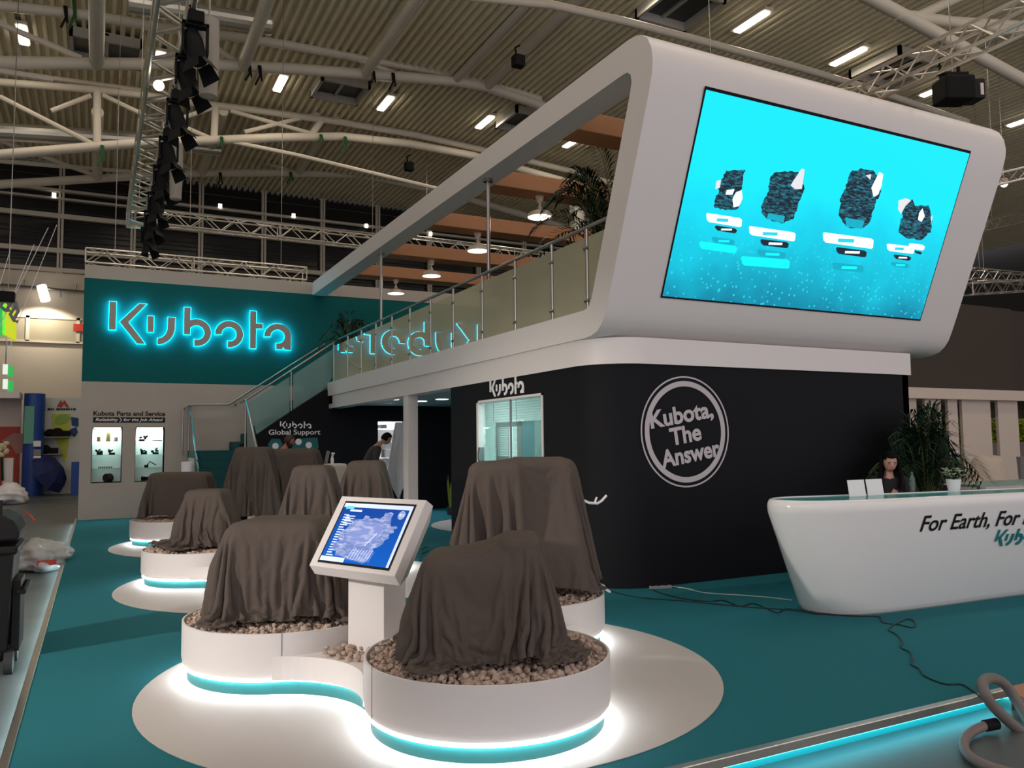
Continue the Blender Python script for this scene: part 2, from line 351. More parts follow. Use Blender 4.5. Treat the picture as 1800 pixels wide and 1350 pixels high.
# roof steel: tubular arched trusses, chords traced at their own distances
def px_line(pts, y): return [at_y(a, b, y) for a, b in pts]
def truss(lb, y, top, bot, posts, diags, rt=.12, rb=.15, rd=.075):
    t = thing('roof_truss', lb, 'truss', (5, y, 11), 'tubular roof trusses')
    for pts, r in ((top, rt), (bot, rb)):
        for chord in pts:
            mb = MB(); mb.tube(px_line(chord, y), r, 10); obj('chord', mb, M['tube'], t, smooth=True)
    for a, b in posts:
        mb = MB(); mb.tube([at_y(*a, y), at_y(*b, y)], rt * .95, 10); obj('post', mb, M['tube'], t, smooth=True)
    for a, b in diags:
        mb = MB(); mb.tube([at_y(*a, y), at_y(*b, y)], rd, 8); obj('brace', mb, M['tube'], t, smooth=True)
    return t
truss('nearest arched steel roof truss, above the hanging spotlight truss', 24.5,
      [[(-200, -10), (-20, 8), (160, 27), (283, 48), (420, 66), (500, 78), (633, 102), (800, 130), (950, 175)], [(300, 2), (450, 2), (640, 4), (800, 7), (960, 16), (1030, 27)]],
      [[(-150, 118), (0, 110), (160, 112), (270, 113), (420, 115), (500, 120), (640, 130), (800, 143), (855, 152), (960, 188), (1050, 240)], [(960, 18), (985, 40), (1040, 62), (1100, 88), (1180, 125), (1300, 190)]],
      [], [((-20, 33), (142, 102)), ((0, 125), (93, 140)), ((540, 70), (690, 128)), ((360, 70), (420, 112))], .14, .17, .085)
truss('middle arched steel roof truss, behind the nearest one', 29.5,
      [[(-150, 125), (0, 145), (167, 158), (260, 168), (330, 180), (420, 190), (600, 215), (733, 238), (850, 264), (1000, 300), (1100, 330)]],
      [[(-150, 292), (0, 272), (167, 258), (243, 252), (373, 247), (480, 242), (600, 240), (720, 253), (833, 274), (960, 310), (1090, 345)]],
      [((171, 158), (171, 258)), ((379, 186), (376, 247)), ((565, 212), (545, 240))],
      [((0, 170), (163, 253)), ((0, 125), (260, 160)), ((180, 167), (255, 203)), ((300, 213), (370, 243)), ((310, 211), (375, 189)), ((405, 195), (560, 238)), ((90, 195), (160, 168)), ((376, 243), (520, 272)), ((520, 272), (780, 334)), ((430, 232), (560, 200))], .13, .16, .08)
truss('farthest arched steel roof truss, close to the dark glazing', 36,
      [[(-150, 178), (0, 197), (243, 233), (380, 252), (500, 268), (650, 285), (800, 318), (1000, 350), (1110, 370)]],
      [[(-150, 330), (0, 324), (120, 317), (233, 310), (353, 304), (480, 304), (633, 307), (767, 334), (900, 372), (1060, 420)]],
      [((560, 276), (560, 304))],
      [((0, 247), (163, 307)), ((0, 283), (240, 303)), ((380, 255), (520, 304)), ((600, 283), (760, 332)), ((645, 262), (700, 312)), ((740, 318), (830, 280)), ((220, 240), (340, 300))], .14, .17, .09)
# girders running front to back under the deck
def girder(lb, pts_a, pts_b, z0, z1, r):
    t = thing('roof_girder', lb, 'beam', at_z(*pts_a, z0), 'tubular roof girders'); mb = MB(); mb.tube([at_z(*pts_a, z0), at_z(*pts_b, z1)], r, 10); obj('steel_tube', mb, M['tube'], t, smooth=True)
def girder2(lb, px, py, y0, y1, r):
    p = at_y(px, py, y0); t = thing('roof_girder', lb, 'beam', p, 'tubular roof girders'); mb = MB(); mb.tube([p, (p.x, y1, p.z + .25)], r, 12); obj('steel_tube', mb, M['tube'], t, smooth=True)
for lb, px, py, y0, y1, r in (('roof girder tube at the left, crossing the near chord', 170, 112, 24.5, 8, .19), ('roof girder tube just right of the hoist bag', 427, 118, 24.5, 8, .17), ('roof girder tube rising from the near chord in the middle', 641, 130, 24.5, 8, .17),
        ('roof girder tube left of the small black sensor box', 800, 141, 24.5, 8, .14), ('roof girder tube carrying the small black sensor box', 856, 150, 24.5, 8, .19), ('roof girder tube far left at the dark glazing', 171, 312, 36, 29.5, .19), ('roof girder tube at the far chord, below the hoist bag', 355, 304, 36, 29.5, .18),
        ('roof girder tube at the far chord, middle', 525, 304, 36, 29.5, .16), ('thin roof girder tube over the far truss', 648, 307, 36, 29.5, .14), ('roof girder tube by the lower sensor box', 692, 316, 36, 29.5, .18)): girder2(lb, px, py, y0, y1, r)
t = thing('roof_girder', 'long roof tube running just above the top edge of the screen frame', 'beam', at_y(1300, 90, 16), 'tubular roof girders'); mb = MB(); mb.tube(px_line([(200, -62), (600, -32), (900, 2), (967, 8), (1100, 38), (1224, 70), (1400, 118), (1528, 156), (1700, 215)], 16), .1, 10); obj('steel_tube', mb, M['tube'], t, smooth=True)
for lb, a, b, y, r in (('roof tube crossing above the top right corner', (1490, -25), (2000, 250), 12, .16), ('roof tube forking at the top right corner', (1575, 25), (2100, 98), 12, .13), ('roof tube low in the top right corner', (1586, 31), (2100, 62), 12, .10), ('roof tube at the extreme upper right edge', (1610, 30), (1830, -72), 12, .12)):
    t = thing('roof_girder', lb, 'beam', at_y(*a, y), 'tubular roof girders'); mb = MB(); mb.tube([at_y(*a, y), at_y(*b, y)], r, 10); obj('steel_tube', mb, M['tube'], t, smooth=True)
# ventilation ducts
def duct(lb, a, b, y, r):
    p, q = at_y(*a, y), at_y(*b, y); n = 60; d = (q - p); mb = MB(); pr = []
    pts = [p + d * (i / n) for i in range(n + 1)]; mb.tube(pts, r, 16, radii=[r * (1 + (.035 if i % 2 else 0)) for i in range(n + 1)])
    obj('ventilation_duct', mb, M['duct'], label=lb, cat='duct', group='round ventilation ducts', smooth=20)
duct('ribbed silver duct at the left below the middle truss', (-60, 228), (250, 247), 31, .29)
duct('ribbed silver duct behind the far end of the spotlight truss', (300, 256), (388, 266), 33, .2)
duct('ribbed silver duct at the top behind the spotlight truss', (225, 4), (476, 44), 22.5, .27)
duct('silver duct behind the palm beside the big screen', (1013, 352), (1022, 850), 24, .28)
# roof hatches
def hatch(lb, c, sx, sy):
    p = at_z(*c, 14.0); t = thing('roof_hatch', lb, 'hatch', (p.x, p.y, deckz(p.x) - .35), 'skylight hatches in the roof'); z = deckz(p.x)
    mb = MB(); w = .28
    for x0, x1, y0, y1 in ((-sx, -sx + .1, -sy, sy), (sx - .1, sx, -sy, sy), (-sx, sx, -sy, -sy + .1), (-sx, sx, sy - .1, sy)): mb.bx(p.x + x0, p.x + x1, p.y + y0, p.y + y1, z - w, z)
    obj('curb', mb, M['hatch'], t)
    mb = MB(); mb.bx(p.x - sx + .1, p.x + sx - .1, p.y - sy + .1, p.y + sy - .1, z - .03, z - .01); obj('pane', mb, mat('hatch_pane', (.045, .048, .052), .4) if 'hatch_pane' not in bpy.data.materials else bpy.data.materials['hatch_pane'], t)
    mb = MB(); mb.bx(p.x - .05, p.x + .05, p.y - sy, p.y + sy, z - .1, z - .03); obj('glazing_bar', mb, M['hatch'], t)
hatch('roof hatch at the left between two roof lamps', (188, 82), 1.0, .85)
hatch('roof hatch in the middle, left of a lit lamp', (598, 153), .85, .8)
hatch('roof hatch partly hidden by the white roof beam', (925, 208), .9, .9)
hatch('roof hatch at the top above the screen frame', (1195, 5), .9, .9)
hatch('roof hatch at the right above the black projector', (1570, 95), .95, .95)
# small black sensor boxes hanging from the girders
for px, py, lb in ((911, 108, 'small black box hanging under the upper roof girder'), (719, 293, 'small black box hanging under the lower roof girder')):
    p = at_z(px, py, 12.9); t = thing('sensor_box', lb, 'sensor', p, 'black boxes under the roof'); mb = MB(); mb.ob(p, X, Y, Z, .34, .3, .34); obj('housing', mb, M['dark'], t, bevel=.03)
    mb = MB(); mb.tube([p + V((-.05, 0, .15)), p + V((-.1, 0, .4)), p + V((.05, 0, .5))], .03, 6); obj('hook', mb, M['dark'], t)
# lifting straps tied round the chords
k = 0
STR = (('at the top left edge', (128, -5), 24.5, 55), ('at the far top left', (113, 10), 24.5, 38), ('left of the spotlight truss, dark', (240, -8), 24.5, 22), ('beside the long post on the left', (178, 255), 29.5, 36), ('right of the hoist bag', (437, 115), 24.5, 26), ('near the first roof lamp', (455, 115), 24.5, 34),
       ('on the middle chord, left', (388, 240), 29.5, 18), ('on the middle chord, bright green', (563, 236), 29.5, 14), ('on the far chord, left', (386, 303), 36, 26), ('on the far chord, right', (510, 302), 36, 20), ('at the bend of the near chord', (690, 128), 24.5, 30), ('on the near chord by the hatch', (655, 124), 24.5, 26), ('on the middle chord, right', (606, 240), 29.5, 28), ('on the top chord, middle', (725, 0), 24.5, 40))
for w, (px, py), y, ln in STR:
    p = at_y(px, py, y - .2); e = at_y(px - 6, py + ln, y - .2); e2 = at_y(px + 5, py + ln * .8, y - .2); mb = MB()
    mb.tube([p, p.lerp(e, .5) + V((.08, 0, 0)), e], .035, 5); mb.tube([p + V((.05, 0, 0)), e2], .03, 5);
    obj('lifting_strap', mb, mat('strap_green', (.01, .09, .02), .8) if 'green' in w or k % 3 == 0 else M['dark'], label='lifting strap tied round a roof tube ' + w, cat='strap', group='straps on the roof tubes'); k += 1

# ------------------------------------------------------------------ lattice lighting trusses
def lattice(name, lb, p0, p1, up, side, w, h, step, m, rc=.025, rd=.012, group='aluminium lighting trusses'):
    p0, p1 = V(p0), V(p1); d = p1 - p0; L = d.length; d.normalize(); t = thing(name, lb, 'truss', p0.lerp(p1, .5), group)
    cs = [side * (a * w / 2) + up * (b * h / 2) for a in (-1, 1) for b in (-1, 1)]
    for c in cs: mb = MB(); mb.tube([p0 + c, p1 + c], rc, 8); obj('chord', mb, m, t, smooth=True)
    n = max(2, int(L / step)); mb = MB()
    for i in range(n):
        a, b = p0 + d * (L * i / n), p0 + d * (L * (i + 1) / n)
        for c1, c2 in ((0, 1), (2, 3), (0, 2), (1, 3)):
            if i % 2: c1, c2 = c2, c1
            mb.tube([a + cs[c1], b + cs[c2]], rd, 5, caps=False)
    for e in (0, n // 2, n):
        a = p0 + d * (L * e / n)
        for c1, c2 in ((0, 1), (1, 3), (3, 2), (2, 0)): mb.tube([a + cs[c1], a + cs[c2]], rd * 1.4, 5, caps=False)
    obj('lattice', mb, m, t, smooth=True)
    for q in (p0.lerp(p1, .12), p0.lerp(p1, .88)): mb = MB(); mb.tube([q, (q.x, q.y, deckz(q.x) - .005)], .008, 5); obj('suspension_cable', mb, M['steel'], t)
    return t
galu = mat('truss_aluminium', (.66, .62, .56), .35, metal=.8)
lattice('lighting_truss', 'lattice truss with black spotlights hanging over the left plinths', (.665, 8.0, 6.72), (.665, 19.6, 6.72), Z, X, .36, .34, .36, galu, .03, .018)
lattice('lighting_truss', 'lattice truss hanging behind the teal sign wall, upper one', at_y(277, 384, 24), at_y(700, 432, 24), Z, Y, .35, .36, .4, galu)
lattice('lighting_truss', 'lattice truss lying low along the top of the teal sign wall', (-.35, 22.0, 6.3), (4.95, 22.0, 6.3), Z, Y, .5, .34, .4, galu)
lattice('lighting_truss', 'lattice truss above the black projector at the upper right', (9.88, 4.6, 6.75), (9.88, 12, 6.75), Z, X, .3, .3, .3, galu, .026, .013)
lattice('lighting_truss', 'lattice truss right of the screen frame at mid height', at_y(1690, 330, 13), at_y(2150, 222, 10), Z, Y, .3, .3, .35, galu)
lattice('lighting_truss', 'upper lattice truss over the brown stand at the right', at_y(1690, 480, 19), at_y(1930, 502, 19), Z, Y, .4, .4, .4, galu)
lattice('lighting_truss', 'lattice truss at the right edge above the brown stand, lower one', at_y(1700, 508, 17), at_y(1930, 495, 17), Z, Y, .4, .4, .4, galu)
lattice('lighting_truss', 'lattice truss far right below the round hall lamp', at_y(1720, 400, 20), at_y(1900, 362, 20), Z, Y, .4, .4, .4, galu)
lattice('lighting_truss', 'lattice truss behind the balcony planks in the middle', at_y(700, 425, 30), at_y(1075, 470, 30), Z, Y, .5, .5, .5, galu)
# moving spotlights along the left truss
def spotlight(i, y, lb, tilt):
    t = thing('stage_spotlight', lb, 'spotlight', (.87, y, 6.05), 'black spotlights on the left truss')
    x = .87; mb = MB(); mb.bx(x - .085, x + .085, y - .11, y + .11, 6.35, 6.48); mb.tube([(x, y, 6.48), (x - .05, y, 6.58)], .03, 8); obj('clamp_base', mb, M['dark'], t, bevel=.02)
    mb = MB(); mb.bx(x - .14, x - .115, y - .05, y + .05, 6.02, 6.36); mb.bx(x + .115, x + .14, y - .05, y + .05, 6.02, 6.36); mb.bx(x - .14, x + .14, y - .05, y + .05, 6.33, 6.37); obj('yoke', mb, M['dark'], t)
    c = V((x, y, 6.08)); d = V((math.sin(tilt) * .6, -.25, -math.cos(tilt))).normalized(); mb = MB(); mb.lathe(c, [(0, -.22), (.08, -.22), (.105, -.1), (.105, .1), (.10, .17), (0, .17)], 16, axis=d); obj('head', mb, M['dark'], t, smooth=True)
    a = d.orthogonal().normalized(); b = d.cross(a); mb = MB()
    for k in range(4):
        e = a * math.cos(k * PI / 2) + b * math.sin(k * PI / 2); f = a * math.sin(k * PI / 2) - b * math.cos(k * PI / 2); p = c + d * .17 + e * .10
        mb.prism([(-.085, 0), (.085, 0), (.11, .14 if k % 2 else .2), (-.11, .14 if k % 2 else .2)], p, f, (d * .9 + e * .35).normalized(), e * .006)
    obj('barn_door', mb, M['dark'], t)
for i, (y, w, tl) in enumerate(((9.35, 'cut by the top edge', .3), (10.2, 'nearest of the row', .4), (11.6, 'second below the roof edge', .35), (13.1, 'third down the row', .3), (14.5, 'fourth down the row', .3), (16.1, 'fifth down the row', .2), (17.4, 'next to last of the row', .3), (18.8, 'farthest of the row', .3))):
    spotlight(i, y, 'black barn-door spotlight on the left truss, ' + w, tl)
for y, w, s in ((9.6, 'upper', 1.0), (14.0, 'lower', .9)):
    mb = MB(); c = V((1.06, y + .15, 6.2)); mb.lathe(c - Z * .5, [(0, 0), (.10 * s, .03), (.12 * s, .5), (.11 * s, .95), (0, 1.0)], 14); t = thing('chain_bag', f'long gray canvas chain bag, {w} of two beside the spotlight truss', 'bag', c - Z * .5, 'chain hoist bags'); obj('bag_body', mb, mat('gray_canvas', (.32, .29, .25), .9), t, smooth=True); mb = MB(); mb.tube([c + Z * .48, (c.x, c.y, 14.04)], .012, 5); obj('chain', mb, M['steel'], t)
mb = MB(); mb.ball((.62, 11.4, 6.45), .07, 10, 8); obj('truss_bulb', mb, M['lampw'], label='small round lit lamp inside the left lattice truss', cat='lamp')
# black projector at upper right
p = at_y(1676, 160, 8.4); t = thing('projector', 'large black projector hanging above the screen frame', 'projector', p)
mb = MB(); mb.ob(p, CR, _f, Z, .5, .5, .42); obj('body', mb, M['dark'], t, bevel=.04)
mb = MB(); mb.ob(p + CR * .33 - Z * .02, CR, _f, Z, .2, .4, .34); obj('lens_hood', mb, M['blackp'], t, bevel=.02)
mb = MB(); mb.ob(p + CR * .36 - _f * .21 - Z * .04, CR, _f, Z, .05, .02, .2); obj('lens', mb, M['cream'], t)
mb = MB(); mb.tube([p + Z * .2 - CR * .2, p + Z * .42 - CR * .2], .03, 8); mb.tube([p + Z * .2 + CR * .1, p + Z * .42 + CR * .1], .03, 8); mb.ob(p + Z * .3, CR, _f, Z, .5, .1, .04); obj('hanger', mb, M['dark'], t)
mb = MB(); mb.tube([p + Z * .3, (p.x, p.y, deckz(p.x) + .02)], .01, 5); obj('suspension_cable', mb, M['steel'], t)
p = at_y(1765, 322, 14); t = thing('hall_lamp', 'small round lit lamp under the roof right of the frame', 'lamp', p); mb = MB(); mb.lathe(p, [(0, .16), (.08, .14), (.16, 0), (0, 0)], 16); obj('shade', mb, M['shadec'], t, smooth=True); mb = MB(); mb.ball(p - Z * .02, .1, 12, 8); obj('bulb', mb, M['lampw'], t); mb = MB(); mb.tube([p + Z * .1, (p.x, p.y, deckz(p.x) + .02)], .01, 5); obj('cable', mb, M['steel'], t)
for i, (px, py) in enumerate(((95, 343), (387, 362), (516, 379), (644, 397), (757, 411))):  # small glowing blocks stand in for lamps reflected in the far glass
    p = at_y(px, py, 39.73); mb = MB(); mb.ob(p, X, Y, Z, .16, .05, .2); obj('reflected_lamp', mb, M['lampw'], label=('glowing block for a lamp reflection in the dark glazing, ' + ('far left', 'below the far truss', 'above the upper lattice truss', 'left of the roof beam', 'behind the roof beam')[i]), cat='lamp', group='lamp reflections at the dark glazing')
# hanging cables of the left hoist and green hanging sign box
t = thing('hanging_sign', 'green and yellow box sign hanging at the left edge', 'sign', at_y(8, 590, 20))
A_, B_, C_, D_ = at_y(-30, 528, 20), at_y(9, 533, 20), at_y(9, 588, 20), at_y(-30, 583, 20)
mb = MB(); mb.add([A_, B_, C_, D_], [(0, 1, 2, 3)]); mb.add([q + V((-.1, .5, 0)) for q in (A_, B_, C_, D_)], [(0, 1, 2, 3)]); obj('green_face', mb, M['signgreen'], t)
mb = MB(); e = V((.02, .8, 0)); mb.prism([(0, 0), (1, 0), (1, 1), (0, 1)], C_, e + V((.1, .3, 0)), B_ - C_, V((-.05, 0, 0))); obj('yellow_face', mb, M['signyel'], t)
t = thing('direction_sign', 'small white and green direction signs hanging at the left edge', 'sign', at_y(14, 660, 24))
for py in (640, 666):
    a, b = at_y(5, py, 24), at_y(13, py + 18, 24); mb = MB(); mb.bx(a.x, b.x, 24, 24.05, b.z, a.z); obj('white_panel', mb, M['signw'], t)
    a, b = at_y(14, py + 3, 24), at_y(23, py + 22, 24); mb = MB(); mb.bx(a.x, b.x, 24.02, 24.06, b.z, a.z); obj('green_panel', mb, M['signgreen'], t)
q = at_y(10, 640, 24.03); mb = MB(); mb.tube([q, (q.x, q.y, 14.06)], .012, 5); obj('cable', mb, M['steel'], t)
mb = MB()
for a, b in (((0, 575), (60, 430)), ((5, 560), (85, 400)), ((20, 640), (20, 600)), ((12, 640), (12, 590)), ((30, 570), (100, 395)), ((0, 500), (18, 440))): mb.tube([at_y(*a, 20), at_y(*b, 20)], .008, 4)
obj('hanging_cable', mb, M['steel'], label='thin steel cables rising from the hoist at the left edge', cat='cable')
t = thing('chain_hoist', 'tangle of dark chain hoist gear above the green hanging sign', 'hoist', at_y(15, 540, 19.9))
for k, (px, py, L) in enumerate(((5, 505, 40), (14, 515, 30), (22, 520, 45), (27, 530, 35))):
    a = at_y(px, py, 19.9); mb = MB(); mb.tube([a, a + V((.06, 0, -.2)), a + V((-.03, 0, -.4)), at_y(px + 4, py + L, 19.9)], .035, 6); obj('chain', mb, M['grayp'], t)
mb = MB(); mb.ob(at_y(12, 522, 19.9), X, Y, Z, .3, .2, .22); obj('motor', mb, M['dark'], t, bevel=.02)

# ------------------------------------------------------------------ stand platform
PX0, PX1, PY0, PY1 = -.37, 13.0, 3.42, 21.75
t = thing('stand_platform', 'low teal carpeted stand platform with lit metal edge', 'platform', (6, 12, FL))
mb = MB(); mb.bx(PX0, PX1, PY0, PY1, -.02, 0); obj('carpet', mb, M['carpet'], t)
mb = MB(); mb.bx(PX0 + .05, PX1, PY0 + .06, PY1, FL, -.02); obj('base', mb, M['teal'], t)
mb = MB(); mb.bx(PX0 - .05, PX0, PY0 - .05, PY1, -.045, .006); mb.bx(PX0, 5.36, PY0 - .05, PY0, -.045, .006); obj('edge_trim', mb, M['alu'], t, bevel=.004)
mb = MB(); mb.bx(PX0 - .02, PX0 + .0, PY0, PY1, -.062, -.046); obj('edge_light', mb, emat('white_edge_led', (.70, .95, 1.0), 30), t)
mb = MB(); mb.bx(PX0, 5.34, PY0 - .012, PY0 + .01, -.064, -.046); obj('front_edge_light', mb, emat('cyan_edge_led', (.12, .82, 1.0), 8), t)
mb = MB(); mb.bx(PX0, 5.36, PY0 + .03, PY0 + .06, FL, -.02); obj('front_fascia', mb, mat('fascia_teal', (.02, .40, .42), .4), t)
mb = MB(); mb.bx(5.36, 5.375, PY0 - .07, PY0 + .06, FL, -.005); obj('end_plate', mb, M['alu'], t)
DISC = ((2.253, 5.63, 2.02, 'round white floor disc under the nearest plinth group'), (2.19, 10.25, 2.0, 'round white floor disc under the middle plinth group'), (2.2, 14.8, 2.0, 'round white floor disc under the farthest plinth group'), (7.93, 14.9, 1.95, 'white floor disc under the balcony, seen beside the touch kiosk'))
for cx, cy, r, lb in DISC:
    mb = MB(); mb.lathe((cx, cy, .001), [(0, .003), (r, .003), (r, 0), (0, 0)], 96); obj('floor_disc', mb, M['disc'], label=lb, cat='floor disc', group='white floor discs', smooth=30)

# ------------------------------------------------------------------ plinths
def plinth(cx, cy, lb, seams=(), r=.738, top=.405):
    t = thing('display_plinth', lb, 'plinth', (cx, cy, .004), 'round white plinths')
    mb = MB(); mb.lathe((cx, cy, 0), [(r - .10, .095), (r - .03, .098), (r - .008, .12), (r, .16), (r, top), (r - .012, top + .003), (r - .016, top), (r - .016, top - .06), (0, top - .06)], 80); d = obj('drum', mb, M['white'], t, smooth=35)
    mb = MB()
    for a in seams: c, s = math.cos(a), math.sin(a); mb.ob((cx + c * r, cy + s * r, .27), V((c, s, 0)), V((-s, c, 0)), Z, .004, .006, .29)
    if seams: obj('panel_seam', mb, M['grayp'], d)
    mb = MB(); mb.lathe((cx, cy, 0), [(0, .004), (r - .041, .004), (r - .041, .098), (0, .098)], 80); obj('kick_band', mb, M['kick'], t, smooth=35)
    mb = MB(); mb.lathe((cx, cy, 0), [(r - .036, .096), (r - .016, .0965), (r - .016, .091), (r - .036, .090), (r - .036, .096)], 80); obj('light_ring', mb, emat('plinth_led', (.93, .97, 1.0), 34) if 'plinth_led' not in bpy.data.materials else bpy.data.materials['plinth_led'], t)
    return t
PL = [(2.135, 4.528, 'nearest round white plinth with teal kick band', (PI * 1.02,)), (1.309, 6.303, 'round white plinth left of the touch kiosk, nearest group', (PI * 1.42,)), (3.18, 6.16, 'round white plinth behind the nearest one, beside the black wall', (-.42,)),
      (1.247, 10.915, 'round white plinth of the middle group at the left', ()), (2.07, 9.15, 'round white plinth of the middle group, hidden behind the front covers', ()), (3.12, 10.76, 'round white plinth of the middle group behind the touch kiosk', ()),
      (1.267, 15.43, 'farthest round white plinth, near the display wall', ()), (2.09, 13.65, 'round white plinth of the farthest group under the tallest left cover', ()), (3.14, 15.3, 'round white plinth of the farthest group near the bearded man', ())]
for a in PL: plinth(*a)
# low connector between the three drums of the nearest group
def fillet_region(cs, r, R):
    pts = []
    for i in range(3):
        a, b = V(cs[i] + (0,)), V(cs[(i + 1) % 3] + (0,)); m = (a + b) / 2; d = b - a; L = d.length; h = math.sqrt((r + R) ** 2 - (L / 2) ** 2); n = V((d.y, -d.x, 0)).normalized()
        oth = V(cs[(i + 2) % 3] + (0,))
        if (oth - m).dot(n) > 0: n = -n
        c = m + n * h; ta = c + (a - c).normalized() * R; tb = c + (b - c).normalized() * R
        a0 = math.atan2(ta.y - c.y, ta.x - c.x); a1 = math.atan2(tb.y - c.y, tb.x - c.x)
        while a1 - a0 > PI: a1 -= 2 * PI
        while a1 - a0 < -PI: a1 += 2 * PI
        ea = a + (ta - a) * .93; eb = b + (tb - b) * .93
        pts += [(ea.x, ea.y)] + [(c.x + R * math.cos(a0 + (a1 - a0) * k / 16), c.y + R * math.sin(a0 + (a1 - a0) * k / 16)) for k in range(17)] + [(eb.x, eb.y)]
    return pts
for gi, cs in enumerate((((2.135, 4.528), (3.18, 6.16), (1.309, 6.303)), ((2.07, 9.15), (3.12, 10.76), (1.247, 10.915)), ((2.09, 13.65), (3.14, 15.3), (1.267, 15.43)))):
    w = ('nearest', 'middle', 'farthest')[gi]; cxm = sum(c[0] for c in cs) / 3; cym = sum(c[1] for c in cs) / 3
    t = thing('plinth_connector', f'low white curved tray joining the plinths of the {w} group', 'plinth', (cxm, cym, .004), 'curved trays between plinths')
    pts = fillet_region(cs, .742, .62); mb = MB(); mb.prism(pts, (0, 0, .105), X, Y, Z * .155); obj('tray', mb, M['white'], t)
    pts2 = fillet_region(cs, .70, .66); mb = MB(); mb.prism(pts2, (0, 0, .004), X, Y, Z * .1); obj('kick_band', mb, M['kick'], t)
    ring = fillet_region(cs, .715, .645); mb = MB(); q = [V((a, b, .098)) for a, b in ring]; mb.tube(q + [q[0]], .006, 6); obj('light_strip', mb, bpy.data.materials['plinth_led'], t)

# gravel: heaps of stones nobody could count
def stones(name, lb, pts, z, s0, s1, poly=None):
    n = len(pts); bm = bmesh.new(); bmesh.ops.create_icosphere(bm, subdivisions=1, radius=1); bv = np.array([v.co[:] for v in bm.verts]); bf = np.array([[v.index for v in f.verts] for f in bm.faces]); bm.free()
    k = len(bv); sc = rng.uniform(s0, s1, (n, 1, 1)) * rng.uniform(.6, 1.25, (n, 1, 3)); sc[:, :, 2] *= .8
    w = bv[None] * (1 + rng.uniform(-.24, .24, (n, k, 1))) * sc
    a = rng.uniform(0, 2 * PI, n); b = rng.uniform(-.6, .6, n); ca, sa, cb, sb = np.cos(a)[:, None], np.sin(a)[:, None], np.cos(b)[:, None], np.sin(b)[:, None]
    x, y, zz = w[..., 0], w[..., 1], w[..., 2]; x, zz = x * cb - zz * sb, x * sb + zz * cb; x, y = x * ca - y * sa, x * sa + y * ca
    c = np.array([(p[0], p[1]) for p in pts]); cen = c.mean(0)
    vs = np.stack([x + c[:, :1] - cen[0], y + c[:, 1:] - cen[1], zz + rng.uniform(-.012, .02, (n, 1))], -1).reshape(-1, 3)
    fs = (bf[None] + (np.arange(n) * k)[:, None, None]).reshape(-1, 3)
    me = bpy.data.meshes.new(name); me.from_pydata(vs.tolist(), [], fs.tolist()); me.materials.append(M['stone'])
    o = bpy.data.objects.new(name, me); o.location = (cen[0], cen[1], z); COL.objects.link(o)
    return tag(o, lb, 'gravel', None, 'stuff')
def disc_pts(cx, cy, r, d):
    out = []; st = d
    for i in np.arange(-r, r, st):
        for j in np.arange(-r, r, st):
            x, y = i + rng.uniform(-.4, .4) * st, j + rng.uniform(-.4, .4) * st
            if x * x + y * y < r * r: out.append((cx + x, cy + y))
    return out
GL = ('pinkish gravel heaped on the nearest round plinth', 'pinkish gravel on the plinth left of the touch kiosk', 'pinkish gravel on the plinth beside the black wall', 'pinkish gravel on the middle group plinth at the left', 'pinkish gravel on the hidden plinth behind the front covers', 'pinkish gravel on the plinth behind the touch kiosk', 'pinkish gravel on the farthest plinth near the display wall', 'pinkish gravel under the tallest left cover', 'pinkish gravel on the plinth near the bearded man')
for i, p in enumerate(PL):
    far = i > 2; d = .033 if i == 0 else (.036 if i < 3 else .05)
    stones('gravel_bed', GL[i], disc_pts(p[0], p[1], .70, d), .385, d * .5, d * .82)
    if i < 3: stones('gravel_bed', GL[i].replace('gravel', 'loose top gravel'), disc_pts(p[0], p[1], .66, d * 1.5), .405, d * .45, d * .75)
pts = [(2.208 + x, 5.664 + y) for x, y in disc_pts(0, 0, .85, .042)]
PG = fillet_region(((2.135, 4.528), (3.18, 6.16), (1.309, 6.303)), .742, .70)
def inside(x, y, P):
    c = False; j = len(P) - 1
    for i in range(len(P)):
        if (P[i][1] > y) != (P[j][1] > y) and x < (P[j][0] - P[i][0]) * (y - P[i][1]) / (P[j][1] - P[i][1]) + P[i][0]: c = not c
        j = i
    return c
pts = [q for q in pts if all(math.hypot(q[0] - c[0], q[1] - c[1]) > .765 for c in PL[:3]) and inside(q[0], q[1], PG) and math.hypot(q[0] - 1.72, q[1] - 5.42) < .55]
stones('gravel_bed', 'pinkish gravel in the low tray at the foot of the touch kiosk', pts, .275, .02, .034)

